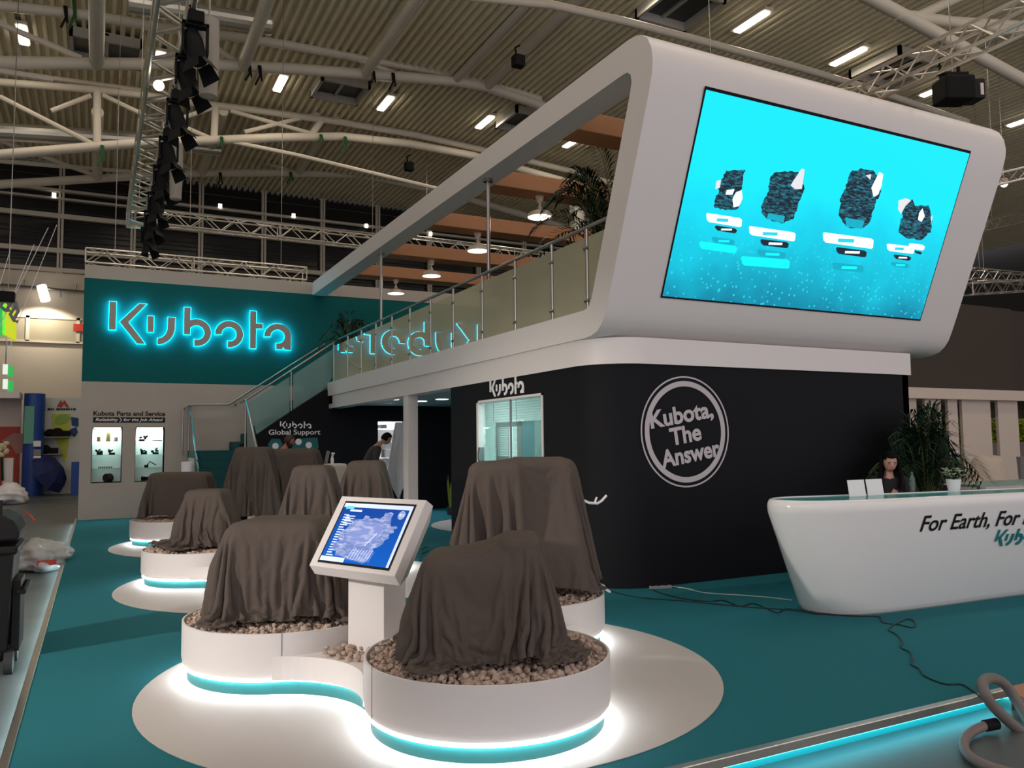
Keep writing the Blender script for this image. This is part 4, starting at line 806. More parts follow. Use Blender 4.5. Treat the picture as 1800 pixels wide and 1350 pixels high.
em_ = pic_mat('engine_picture', (.004, .018, .035), (.03, .30, .42), 16); ewm = emat('picture_white', (.80, .86, .9), .95); ewt = emat('picture_cyan', (.0, .78, .85), 1); ek = emat('picture_black', (.004, .015, .03), .8); egr = emat('picture_teal', (.0, .33, .45), .9); epink = emat('picture_pale', (.62, .62, .66), .9); etx = emat('picture_caption', (.02, .55, .65), .9)
ENG = [
    ([(1274, 300), (1290, 298), (1308, 300), (1304, 318), (1300, 340), (1303, 352), (1296, 366), (1282, 369), (1262, 366), (1254, 362), (1256, 345), (1263, 338), (1258, 325), (1268, 316)], [[(1292, 338), (1302, 334), (1304, 348), (1298, 362), (1288, 364), (1286, 350)], [(1258, 318), (1266, 316), (1264, 330), (1256, 332)], [(1276, 334), (1290, 332), (1286, 342), (1274, 342)]]),
    ([(1352, 308), (1368, 301), (1390, 300), (1404, 304), (1412, 330), (1402, 358), (1392, 386), (1372, 392), (1346, 384), (1336, 372), (1340, 350), (1350, 336)], [[(1394, 316), (1408, 296), (1413, 298), (1410, 318), (1408, 332), (1396, 332), (1388, 326)]]),
    ([(1494, 302), (1512, 296), (1532, 300), (1546, 312), (1546, 340), (1536, 360), (1526, 392), (1514, 402), (1484, 398), (1474, 378), (1476, 350), (1484, 330)], [[(1530, 330), (1544, 302), (1551, 306), (1548, 326), (1542, 342), (1534, 346)], [(1520, 308), (1530, 306), (1528, 316)]]),
    ([(1580, 352), (1602, 350), (1606, 362), (1630, 362), (1637, 380), (1634, 408), (1616, 422), (1590, 418), (1578, 408), (1582, 386), (1586, 370)], [[(1578, 352), (1590, 348), (1600, 352), (1590, 362), (1582, 376), (1577, 368)], [(1614, 374), (1620, 366), (1624, 380), (1618, 390), (1612, 386)], [(1634, 382), (1638, 378), (1636, 392)]])]
def jag(P, a):
    Q = []
    for i in range(len(P)):
        p, q = P[i], P[(i + 1) % len(P)]; n = max(1, int(math.hypot(q[0] - p[0], q[1] - p[1]) / 4))
        for k in range(n): Q.append((p[0] + (q[0] - p[0]) * k / n + rng.uniform(-a, a), p[1] + (q[1] - p[1]) * k / n + rng.uniform(-a, a)))
    return Q
for k, (o_, ws) in enumerate(ENG):
    o_ = jag(o_, 1.7)
    mb = MB(); scr_poly(mb, o_, .0135); e_ = obj('engine_picture', mb, em_, led)
    for j, w in enumerate(ws): mb = MB(); scr_poly(mb, w, .0145); obj('highlight', mb, (ewm, epink)[(k + j) % 2], e_)
    if k in (1, 2):
        mb = MB(); (scr_poly(mb, [(1350, 374), (1378, 380), (1376, 392), (1346, 384)], .0142) if k == 1 else scr_poly(mb, [(1484, 382), (1518, 388), (1514, 402), (1486, 398)], .0142)); obj('sump', mb, egr, e_)
def rpoly(pts): return pts
def caption(x0, y0, x1, y1, h, kind, txt=None):
    # slanted rounded bar from (x0,y0) to (x1,y1), height h pixels
    a = [(x0 + 2, y0), (x1 - 4, y1), (x1, y1 + 3), (x1 - 1, y1 + h - 2), (x1 - 4, y1 + h), (x0 + 5, y0 + h), (x0 + 1, y0 + h - 4), (x0, y0 + 2)]
    mb = MB(); scr_poly(mb, a, {'w': .0146, 'k': .0152, 'g': .014, 'c': .0138}[kind]); o_ = obj('caption_bar', mb, {'w': ewm, 'k': ek, 'g': egr, 'c': ewt}[kind], led)
    if txt:
        mb = MB(); xm = x0 + (x1 - x0) * .3; xe = x0 + (x1 - x0) * (.62 if kind == 'w' else .78); ym = (y0 + y1) / 2
        scr_poly(mb, [(xm, ym + h * .3), (xe, ym + h * .36), (xe - 1, ym + h * .72), (xm - 1, ym + h * .66)], .0156); obj('caption_blur', mb, etx if kind == 'w' else ewm if kind == 'k' else ewt, o_)
for a in ((1240, 374, 1303, 383, 16, 'w', 1), (1255, 396, 1294, 401, 9, 'k', 1), (1250, 416, 1290, 421, 10, 'g', 1), (1228, 424, 1294, 432, 13, 'c', 0),
          (1315, 397, 1397, 408, 16, 'w', 1), (1335, 420, 1385, 425, 11, 'k', 1), (1330, 438, 1380, 443, 12, 'g', 1), (1302, 450, 1387, 456, 16, 'c', 0),
          (1445, 408, 1534, 419, 18, 'w', 1), (1468, 434, 1522, 440, 12, 'k', 1), (1462, 461, 1517, 466, 13, 'g', 1),
          (1557, 428, 1606, 433, 13, 'w', 1), (1596, 427, 1624, 430, 10, 'w', 0), (1569, 447, 1600, 450, 8, 'k', 1), (1604, 440, 1620, 442, 5, 'k', 0), (1564, 460, 1597, 463, 8, 'g', 1)): caption(*a)

# emblem on the black front wall
em = thing('round_emblem', 'white double-ring emblem with slogan on the black front wall', 'emblem', (6.205, BY, 1.1))
ec = V((6.205, BY - .004, 1.77))
def ringmb(r0, r1):
    mb = MB(); n = 72; vs = [ec + X * (r * math.cos(2 * PI * k / n)) + Z * (r * math.sin(2 * PI * k / n)) - Y * e for k in range(n) for r, e in ((r0, .003), (r1, .003), (r1, 0), (r0, 0))]
    mb.add(vs, [(4 * k + a, 4 * k + (a + 1) % 4, (4 * k + 4 + (a + 1) % 4) % (4 * n), (4 * k + 4 + a) % (4 * n)) for k in range(n) for a in range(4)]); return mb
vin = mat('emblem_white', (.52, .47, .49), .5)
obj('outer_ring', ringmb(.638, .657), vin, em); obj('inner_ring', ringmb(.536, .600), vin, em)
a9 = math.radians(8.5); eu, ev_ = X * math.cos(a9) + Z * math.sin(a9), Z * math.cos(a9) - X * math.sin(a9)
mb = MB()
for s_, w_, ux0, vz in (('Kubota,', .95, -.50, .115), ('The', .47, -.25, -.125), ('Answer', .885, -.42, -.36)): text_mb(mb, s_, w_, .19, ec + eu * ux0 + ev_ * vz, eu, ev_, -Y, .004, bold=.032)
obj('slogan', mb, vin, em)
# logos on the black walls
t = thing('wall_logo', 'white logo above the office window on the black wall', 'lettering', (BXW, 9.98, 2.32)); mb = MB(); logo_flat(mb, 1.04, (BXW - .002, 10.51, 2.32), -Y, Z, -X, .012); obj('letters', mb, M['paper'], t)
t = thing('wall_logo', 'white logo and support lettering under the stairs behind the bearded man', 'lettering', (4.2, DY, 1.95))
mb = MB(); logo_flat(mb, .74, (3.86, DY - .002, 2.07), X, Z, -Y, .01); obj('letters', mb, M['paper'], t)
mb = MB(); text_mb(mb, 'Global Support', 1.22, .115, (3.60, DY - .002, 1.925), X, Z, -Y, .006, bold=.012); obj('support_text', mb, M['paper'], t)
t = thing('world_map', 'teal world map panel with round white icons under the stairs', 'sign', (4.17, DY, 1.2)); mb = MB()
for p in ([(3.58, 1.70), (3.68, 1.83), (3.86, 1.82), (3.93, 1.70), (3.85, 1.5), (3.75, 1.3), (3.68, 1.5)], [(4.1, 1.5), (4.2, 1.75), (4.35, 1.83), (4.75, 1.85), (4.78, 1.6), (4.6, 1.45), (4.3, 1.4)], [(4.1, 1.45), (4.35, 1.4), (4.3, 1.15), (4.2, 1.1)], [(4.6, 1.3), (4.75, 1.3), (4.7, 1.2)]): mb.prism(p, (0, DY - .002, 0), X, Z, -Y * .01)
obj('continents', mb, M['kick'], t)
for k, (px, py) in enumerate(((484, 784), (524.5, 776.5), (542.5, 782.5))):
    q = at_y(px, py, DY); mb = MB(); mb.lathe(q - Y * .012, [(0, 0), (.075, 0), (.075, .01), (0, .01)], 24, axis=(0, -1, 0)); obj('icon_disc', mb, M['paper'], t)
# downlights in the soffit
for k, (px, py) in enumerate(((740, 706), (777, 702.5), (690, 703))):
    q = at_z(px, py, 2.62); t = thing('downlight', ('round lit downlight beside the white column', 'round lit downlight right of the column, nearer the black wall', 'round downlight behind the white column edge')[k], 'lamp', q, 'downlights under the balcony'); mb = MB(); mb.lathe(q, [(0, 0), (.13, 0), (.15, .015), (.15, .02), (0, .02)], 24); obj('lens', mb, M['lampw'], t)
    if k < 2: light('downlight_beam', 'AREA', q - Z * .03, (0, 0, 0), 14, (.85, .93, 1), .22)

# office window in the left black wall
t = thing('office_window', 'office window with white frame and blinds in the black wall', 'window', (BXW, 9.97, WIN[2]))
mb = MB()
for y0, y1, z0, z1 in ((WIN[0], WIN[0] + .035, WIN[2], WIN[3]), (WIN[1] - .06, WIN[1], WIN[2], WIN[3]), (WIN[0], WIN[1], WIN[3] - .03, WIN[3]), (WIN[0], WIN[1], WIN[2], WIN[2] + .06)): mb.bx(BXW - .012, BXW + .1, y0, y1, z0, z1)
obj('frame', mb, M['white'], t)
mb = MB(); mb.bx(BXW + .03, BXW + .04, WIN[0], WIN[1], WIN[2], WIN[3]); obj('pane', mb, M['clear'], t)
mb = MB(); mb.bx(BXW + .02, BXW + .05, 9.93, 9.945, WIN[2], WIN[3]); obj('glass_joint', mb, M['grayp'], t)
mb = MB(); mb.bx(BXW - .03, BXW + .05, WIN[1] - .14, WIN[1] - .09, 1.35, 1.60); mb.bx(BXW - .045, BXW - .02, WIN[1] - .13, WIN[1] - .10, 1.42, 1.54); obj('lock_plate', mb, M['chrome'], t)
rm = mat('office_wall', (.62, .78, .74), .7)
mb = MB(); mb.bx(BXW + 2.0, BXW + 2.02, 8.3, 11.8, 0, 2.5); mb.bx(BXW + .15, BXW + 2.0, 8.3, 8.32, 0, 2.5); mb.bx(BXW + .15, BXW + 2, 11.78, 11.8, 0, 2.5); mb.bx(BXW + .15, BXW + 2, 8.3, 11.8, 2.5, 2.52); obj('office_room', mb, rm, t)
light('office_lamp', 'AREA', (BXW + 1.0, 10.2, 2.45), (0, 0, 0), 46, (.86, 1, .96), 1.2, .6)
def blind(name, lb, xx, y0, y1, z0, z1, st):
    t = thing(name, lb, 'blind', (xx, (y0 + y1) / 2, z0), 'venetian blinds in the office window'); mb = MB(); z = z0
    while z < z1: mb.add([(xx - .014, y0, z), (xx - .014, y1, z), (xx + .012, y1, z + .024), (xx + .012, y0, z + .024)], [(0, 1, 2, 3)]); z += st
    obj('slats', mb, M['paper'], t); mb = MB()
    for k in range(3): y = y0 + (y1 - y0) * (.12 + .38 * k); mb.tube([(xx - .016, y, z0), (xx - .016, y, z1)], .004, 5)
    obj('cord', mb, M['grayp'], t)
blind('venetian_blind', 'raised venetian blind across the top of the office window', BXW + .14, 9.0, 10.9, 1.97, 2.26, .036)
blind('venetian_blind', 'lowered venetian blind in the left part of the office window', BXW + .55, 10.52, 11.5, .4, 2.0, .036)
blind('venetian_blind', 'narrow venetian blind at the right edge of the office window', BXW + .55, 9.1, 9.42, .4, 2.0, .036)
t = thing('office_door', 'gray framed glass door standing inside the office window', 'door', (BXW + .45, 10.6, 0)); mb = MB()
for y0, y1, z0, z1 in ((10.36, 10.5, .1, 1.97), (11.15, 11.2, .1, 1.97), (10.36, 11.2, 1.9, 1.97), (10.36, 11.2, 1.40, 1.46)): mb.bx(BXW + .42, BXW + .46, y0, y1, z0, z1)
obj('frame', mb, M['grayp'], t); mb = MB(); mb.bx(BXW + .40, BXW + .41, 10.62, 10.70, .3, 1.9); obj('light_strip', mb, emat('door_light', (.8, 1, .95), 1.2), t)
mb = MB(); mb.bx(BXW + .43, BXW + .47, 9.98, 10.36, .1, 1.97); obj('office_panel', mb, mat('teal_partition', (.02, .28, .36), .5), label='teal partition panel inside the office window', cat='panel')
mb = MB(); mb.bx(BXW + .40, BXW + .44, 9.55, 9.93, .1, 1.97); obj('office_panel', mb, mat('pale_partition', (.30, .48, .47), .5), label='pale green partition panel inside the office window', cat='panel')
mb = MB(); mb.bx(BXW + .43, BXW + .47, 9.4, 9.55, .1, 1.95); obj('office_panel', mb, M['grayp'], label='gray narrow panel at the right inside the office window', cat='panel')

# ------------------------------------------------------------------ balcony railing, planks, pendants
def railing(lb, ys, x, z0):
    t = thing('balcony_railing', lb, 'railing', (x, sum(ys) / len(ys), z0)); yend = 7.36
    mb = MB(); mb.tube([(x, yend, z0 + .985), (x, ys[-1], z0 + .985)], .024, 10); obj('handrail', mb, M['steel'], t, smooth=True)
    allp = ys
    for y in allp:
        mb = MB(); mb.tube([(x, y, z0), (x, y, z0 + .985)], .021, 10); mb.tube([(x, y, z0), (x, y, z0 + .012)], .04, 12); p = obj('post', mb, M['steel'], t, smooth=True)
        for zc in (.74, .12): mb = MB(); mb.tube([(x, y - .05, z0 + zc), (x, y + .05, z0 + zc)], .026, 8); obj('glass_clamp', mb, M['steel'], p, smooth=True)
    e = [7.46] + list(ys)
    for i in range(len(e) - 1):
        mb = MB(); b0 = 7.78 if i == 0 else e[0]
        if i == 0: mb.prism([(7.80, .02), (e[1] - .035, .02), (e[1] - .035, .87), (7.50, .87), (7.70, .28)], (x - .004, 0, z0), Y, Z, X * .01)
        else: mb.bx(x - .004, x + .006, e[i] + .035, e[i + 1] - .035, z0 + .02, z0 + .87)
        obj('glass_panel', mb, M['frost'], t)
    return t
railing('balcony railing with frosted glass along the white slab', [7.9, 8.72, 9.73, 10.80, 11.90, 12.90, 13.93, 14.95, 15.97, 17.0, 18.07, 19.3], 5.06, ZS1)
for y, lb in ((10.8, 'thin steel post from balcony up to the white roof beam, nearer one'), (15.97, 'thin steel post from balcony up to the white roof beam, farther one')):
    t = thing('roof_post', lb, 'post', (5.17, y, ZS1), 'steel posts under the roof beam'); mb = MB(); mb.tube([(5.17, y, ZS1), (5.17, y, 5.64)], .028, 12); obj('tube', mb, M['steel'], t, smooth=True)
    mb = MB(); mb.tube([(5.17, y, 5.60), (5.17, y, 5.64)], .075, 16); obj('flange', mb, M['steel'], t, smooth=True)
mb = MB(); mb.bx(FX + .36, BX1, 7.9, 19.6, ZS1 - .02, ZS1); obj('balcony_floor', mb, M['teal'], label='floor covering of the balcony above the black ground floor', cat='floor covering')
PLK = (8.75, 11.2, 13.7, 16.2, 18.45)
for k, y in enumerate(PLK):
    mb = MB(); mb.bx(FX + .36, XR - .36, y - .21, y + .21, 5.64, 5.90); obj('ceiling_board', mb, M['wood'], label=('nearest wooden board spanning the pavilion roof, cut by the frame', 'second wooden board, carrying the nearest pendant lamp', 'third wooden board across the pavilion roof', 'fourth wooden board across the pavilion roof', 'farthest wooden board, close to the display wall')[k], cat='board', group='wooden boards across the roof', bevel=.01)
def pendant(x, y, lb):
    z = 5.29; t = thing('pendant_lamp', lb, 'pendant lamp', (x, y, z), 'dome pendant lamps under the boards')
    mb = MB(); mb.lathe((x, y, z), [(.205, 0), (.20, .03), (.16, .085), (.07, .12), (.035, .13), (.035, .18), (.028, .18), (.03, .125), (.065, .112), (.15, .078), (.192, .028), (.197, 0), (.205, 0)], 32); obj('shade', mb, M['shadec'], t, smooth=50)
    mb = MB(); mb.lathe((x, y, z), [(0, .004), (.192, .004), (.192, .014), (0, .014)], 32); obj('diffuser', mb, mat('pendant_glow', (1, .95, .85), .5, emit=(1, .93, .8), estr=4) if 'pendant_glow' not in bpy.data.materials else bpy.data.materials['pendant_glow'], t)
    mb = MB(); mb.lathe((x, y, z), [(.018, .18), (.018, .25), (.05, .255), (.075, .345), (.07, .35), (0, .35)], 24); obj('socket_cup', mb, M['shadec'], t, smooth=50)
    light('pendant_beam', 'AREA', (x, y, z - .01), (0, 0, 0), 8, (1, .9, .75), .35)
for k, (px, py, y) in enumerate(((949, 383, 11.2), (840, 441, 13.7), (758.5, 484, 16.2), (696, 516, 18.45))):
    q = at_y(px, py, y); pendant(q.x, y, ('dome pendant lamp nearest the big screen frame', 'second dome pendant lamp, just behind a thin steel post', 'third dome pendant lamp from the frame', 'farthest dome pendant lamp, near the teal wall')[k])

# ------------------------------------------------------------------ stairs
st = thing('staircase', 'teal carpeted staircase turning up to the balcony', 'staircase', (3.2, 19.5, 0))
R_ = 1.57 / 8
for k in range(8):
    y = 17.7 + .262 * k; mb = MB(); mb.bx(1.98, 2.95, y, 19.66, R_ * k, R_ * (k + 1) - .004)
    mb.bx(1.98, 2.95, y - .018, y, R_ * (k + 1) - .03, R_ * (k + 1)); obj('step', mb, M['tealstep'], st)
mb = MB(); mb.bx(1.98, 2.95, 19.7, WY - .02, 1.40, 1.566); obj('landing', mb, M['tealstep'], st)
mb = MB(); mb.bx(1.98, 2.95, 19.74, WY - .02, 0, 1.40); obj('landing_base', mb, M['white2'], st)
R2 = (ZS1 - 1.57) / 8
for k in range(8):
    x = 2.95 + .265 * k; mb = MB(); mb.bx(x, x + .30, 19.74, WY - .02, 1.566 + R2 * k - .05, 1.566 + R2 * (k + 1)); obj('step', mb, M['tealstep'], st)
# stair railings
def rail_run(lb, pts_top, posts, panels, r=.024):
    t = thing('stair_railing', lb, 'railing', V(pts_top[0]) - Z, 'stair railings with glass'); mb = MB(); mb.tube(pts_top, r, 10); obj('handrail', mb, M['steel'], t, smooth=True)
    for a, b in posts: mb = MB(); mb.tube([a, b], .021, 10); obj('post', mb, M['steel'], t, smooth=True)
    for p in panels:
        mb = MB(); n = (V(p[1]) - V(p[0])).cross(V(p[-1]) - V(p[0])).normalized() * .01; mb.add([V(q) for q in p] + [V(q) + n for q in p], [tuple(range(len(p)))[::-1], tuple(range(len(p), 2 * len(p)))] + [(i, (i + 1) % len(p), len(p) + (i + 1) % len(p), len(p) + i) for i in range(len(p))]); obj('glass_panel', mb, M['stairglass'], t)
    return t
sy = 19.68
q0, q1, q2 = at_y(432, 703, sy), at_y(512, 653, sy), at_y(586, 603, sy)
rail_run('stair railing of the upper flight with pale glass, meeting the balcony', [q0, q2 + (q2 - q0) * .02], [(at_y(512, 722, sy), at_y(512, 652, sy)), (at_y(588, 660, sy), q2), (at_y(432, 800, sy), q0)],
         [[at_y(451, 763, sy), at_y(509, 724, sy), at_y(509, 662, sy), at_y(436, 709, sy)], [at_y(515, 720, sy), at_y(574, 682, sy), at_y(584, 662, sy), at_y(584, 614, sy), at_y(515, 659, sy)]])
rail_run('stair railing at the right of the lower flight', [(2.95, 19.6, 2.66), at_x(432, 703, 2.95), at_x(452, 790, 2.95)], [(at_x(432, 705, 2.95), (2.95, at_x(432, 705, 2.95).y, 1.2))], [[at_x(435, 718, 2.95), at_x(450, 788, 2.95), (2.95, at_x(450, 788, 2.95).y, .6), (2.95, at_x(435, 718, 2.95).y, 1.2)]])
rail_run('stair railing at the left of the lower flight, beside the white roll', [(2.0, 21.1, 2.66), at_x(333, 711, 2.0), at_x(349, 826, 2.0)], [(at_x(333, 711, 2.0), (2.0, at_x(333, 711, 2.0).y, 1.55)), (at_x(349, 826, 2.0), (2.0, at_x(349, 826, 2.0).y, .2))], [[at_x(336, 725, 2.0), at_x(347, 815, 2.0), (2.0, at_x(347, 815, 2.0).y, .45), (2.0, at_x(336, 725, 2.0).y, 1.6)]])
rail_run('wall handrail running up behind the stairs on the display wall', [at_y(322, 720, 21.15), at_y(330, 711, 21.15), at_y(402, 711, 21.15), at_y(571, 604, 21.15)], [(at_y(322, 720, 21.15), at_y(320, 800, 21.15)), (at_y(414, 708, 21.15), at_y(414, 713, 21.29))], [])
mb = MB(); mb.lathe((1.78, 19.2, 0), [(0, 0), (.12, 0), (.12, 1.32), (.10, 1.33), (0, 1.33)], 24); obj('paper_roll', mb, M['paper'], label='tall white roll standing beside the foot of the stairs', cat='roll', smooth=30)

# ------------------------------------------------------------------ reception counter
def rrect(x0, x1, y0, y1, r, n=10): return arc(x1 - r, y0 + r, r, r, -90, 0, n) + arc(x1 - r, y1 - r, r, r, 0, 90, n) + arc(x0 + r, y1 - r, r, r, 90, 180, n) + arc(x0 + r, y0 + r, r, r, 180, 270, n)
cn = thing('reception_counter', 'white glossy boat-shaped reception counter with slogan', 'counter', (9, 5.8, 0))
def smooth_loop(P, n=5):
    Q = []; L = len(P)
    for i in range(L):
        p0, p1, p2, p3 = [V(P[(i + j) % L] + (0,)) for j in (-1, 0, 1, 2)]
        for k in range(n): u = k / n; q = .5 * ((2 * p1) + (p2 - p0) * u + (2 * p0 - 5 * p1 + 4 * p2 - p3) * u * u + (3 * p1 - p0 - 3 * p2 + p3) * u ** 3); Q.append((q.x, q.y))
    return Q
RIM = [(12, 4.72), (10.2, 4.86), (8.4, 5.0), (7.4, 5.08), (6.6, 5.15), (6.08, 5.23), (5.76, 5.38), (5.64, 5.62), (5.74, 5.86), (6.06, 5.96), (6.6, 5.86), (7.4, 5.72), (8.4, 5.6), (10.2, 5.42), (12, 5.28)]
BAS = [(12, 5.05), (10.2, 5.15), (8.6, 5.26), (7.6, 5.30), (6.9, 5.34), (6.52, 5.39), (6.28, 5.50), (6.16, 5.70), (6.19, 5.92), (6.38, 6.0), (6.7, 5.94), (7.5, 5.84), (8.6, 5.72), (10.2, 5.55), (12, 5.45)]
RIM, BAS = smooth_loop(RIM), smooth_loop(BAS); n_ = len(RIM); cxr, cyr = 8.6, 5.5
def lev(z, f, ins):   # f: 0 at the base, 1 at the rim; ins: inset towards the middle line
    out = offset_poly([(a[0] + (b[0] - a[0]) * f, a[1] + (b[1] - a[1]) * f) for a, b in zip(BAS, RIM)], -ins); return [(x, y, z) for x, y in out]
LV = [lev(0, 0, .03), lev(.02, .0, .01), lev(.06, .045, 0), lev(.5, .5, 0), lev(.97, .97, 0), lev(1.03, 1.0, .004), lev(1.065, 1.0, .010), lev(1.09, 1.0, .024), lev(1.10, 1.0, .040), lev(1.097, 1, .05), lev(1.08, 1, .055), lev(1.05, 1, .056)]
mb = MB(); mb.add([q for l in LV for q in l], [(i * n_ + k, i * n_ + (k + 1) % n_, (i + 1) * n_ + (k + 1) % n_, (i + 1) * n_ + k) for i in range(len(LV) - 1) for k in range(n_)] + [tuple(range(n_))[::-1]])
obj('body', mb, M['whiteg'], cn, smooth=50)
mb = MB(); mb.prism([(x, y) for x, y, z in lev(0, 1, .052)], (0, 0, 1.078), X, Y, Z * .012); obj('top', mb, mat('teal_counter_top', (.05, .30, .31), .2), cn)
mb = MB(); mb.prism([(x, y) for x, y, z in lev(0, 0, .008)], (0, 0, 0), X, Y, Z * .012); obj('plinth_strip', mb, M['alu'], cn)
# lettering follows the leaning front
def front_pt(x, z): f = z / 1.0; return V((x, (5.34 - (x - 6.9) * .047) * (1 - f) + (5.15 - (x - 6.6) * .083) * f, z))
fo = front_pt(7.6, .8) - V((0, .004, 0)); fX = (front_pt(8.6, .8) - front_pt(7.0, .8)).normalized(); fu = front_pt(7.6, .95) - front_pt(7.6, .65); fu = (fu - fX * fu.dot(fX)).normalized(); fn_ = fX.cross(fu); fn_ = fn_ if fn_.y < 0 else -fn_
def on_front(px, py): d = ray(px, py); k = (fo - V((0, 0, CAMZ))).dot(fn_) / d.dot(fn_); return V((0, 0, CAMZ)) + d * k
a = on_front(1616, 934); b = on_front(1795, 912)
hp = (on_front(1640, 902) - on_front(1638, 931)).length
mb = MB(); text_mb(mb, 'For Earth, For Life', (b.x - a.x) * 1.27, .15, V((a.x, a.y, a.z)), fX, fu, fn_, .004, bold=.016, shear=.22); obj('slogan', mb, M['blackp'], cn)
a = on_front(1745, 961); mb = MB(); logo_flat(mb, .76, V((a.x, a.y, a.z)), fX, fu, fn_, .006, 0, .25); obj('logo', mb, mat('logo_teal', (.0, .18, .20), .5), cn)
# things on the counter
zt_ = 1.090
q = at_z(1525, 872, zt_); t = thing('leaflet_stand', 'two white upright cards standing on the counter end', 'cards', q)
for k, (x0, x1) in enumerate(((1494, 1523), (1528, 1556))):
    a, b = at_y(x0, 874, q.y), at_y(x1, 874, q.y); mb = MB(); mb.prism([(0, 0), (b.x - a.x, 0), (b.x - a.x + .015, .165), (.015, .165)], (a.x, q.y + k * .01, zt_ + .001), X, (Z + Y * .22).normalized(), Y * .006); obj('card', mb, M['paper'], t)
q = at_z(1677, 864, zt_); t = thing('flower_pot', 'white pot with pale flowers on the counter', 'flowers', q)
mb = MB(); mb.lathe(q, [(0, 0), (.055, 0), (.075, .13), (.065, .13), (.06, .11), (0, .11)], 20); obj('pot', mb, M['paper'], t, smooth=40)
mb = MB()
for k in range(16):
    a = rng.uniform(0, 2 * PI); r = rng.uniform(.02, .10); c = q + V((r * math.cos(a), r * math.sin(a), rng.uniform(.14, .24)))
    for j in range(5): e = V((math.cos(j * 1.256 + a), math.sin(j * 1.256 + a), .35)).normalized(); g = e.cross(Z).normalized(); mb.add([c, c + e * .035 + g * .016, c + e * .055, c + e * .035 - g * .016], [(0, 1, 2, 3)])
obj('blossom', mb, mat('pale_blossom', (.62, .62, .45), .6), t)
mb = MB()
for k in range(9): a = k * .7; e = V((math.cos(a) * .7, math.sin(a) * .7, .7)); c = q + Z * .11; g = V((-math.sin(a), math.cos(a), 0)) * .012; mb.add([c, c + e * .08 + g, c + e * .16, c + e * .08 - g], [(0, 1, 2, 3)])
mb.tube([q + Z * .1, q + V((.01, 0, .3)), q + V((.02, 0, .36))], .012, 6); obj('leaves', mb, M['leaf'], t)
q = at_z(1640, 866, zt_) + V((0, .35, 0))
t = thing('water_bottle', 'clear bottle standing behind the counter top beside the palm', 'bottle', q + V((.02, -.1, 0))); mb = MB(); mb.lathe(q + V((.02, -.1, 0)), [(0, 0), (.03, 0), (.03, .14), (.012, .18), (.012, .21), (0, .21)], 16); obj('bottle_body', mb, M['clear'], t, smooth=40)
q = at_y(1679, 800, 7.6); t = thing('tablet_stand', 'white tablet on a stand behind the flower pot', 'tablet', V((q.x, q.y, 0)))
mb = MB(); mb.ob(q, X, Y, (Z + Y * .2).normalized(), .15, .012, .12); obj('tablet', mb, M['paper'], t, bevel=.003)
mb = MB(); mb.ob(q + V((0, -.012, .012)), X, Y, (Z + Y * .2).normalized(), .12, .004, .04); obj('tablet_screen', mb, mat('tablet_picture', (.03, .10, .2), .3), t)
mb = MB(); mb.tube([(q.x, q.y + .01, q.z - .05), (q.x, q.y + .02, 0)], .015, 8); obj('stem', mb, M['grayp'], t)

# ------------------------------------------------------------------ people
def skin_mesh(nodes, edges, sub=2):
    me = bpy.data.meshes.new('sk'); me.from_pydata([tuple(n[0]) for n in nodes], edges, []); o = bpy.data.objects.new('sk', me); COL.objects.link(o)
    o.modifiers.new('s', 'SKIN'); 
    for i, n in enumerate(nodes): me.skin_vertices[0].data[i].radius = (n[1], n[1] * (n[2] if len(n) > 2 else 1)); 
    me.skin_vertices[0].data[0].use_root = True
    m = o.modifiers.new('u', 'SUBSURF'); m.levels = sub
    dg = bpy.context.evaluated_depsgraph_get(); e = bpy.data.meshes.new_from_object(o.evaluated_get(dg)); mb = MB(); mb.add([v.co[:] for v in e.vertices], [tuple(p.vertices) for p in e.polygons])
    bpy.data.objects.remove(o); bpy.data.meshes.remove(e); return mb
def remesh(mb, vox, sm=4):
    me = bpy.data.meshes.new('r'); me.from_pydata(mb.v, [], mb.f); o = bpy.data.objects.new('r', me); COL.objects.link(o)
    m = o.modifiers.new('r', 'REMESH'); m.mode = 'VOXEL'; m.voxel_size = vox; m2 = o.modifiers.new('s', 'SMOOTH'); m2.iterations = sm; m2.factor = .5
    dg = bpy.context.evaluated_depsgraph_get(); e = bpy.data.meshes.new_from_object(o.evaluated_get(dg)); out = MB(); out.add([v.co[:] for v in e.vertices], [tuple(p.vertices) for p in e.polygons])
    bpy.data.objects.remove(o); bpy.data.meshes.remove(e); return out
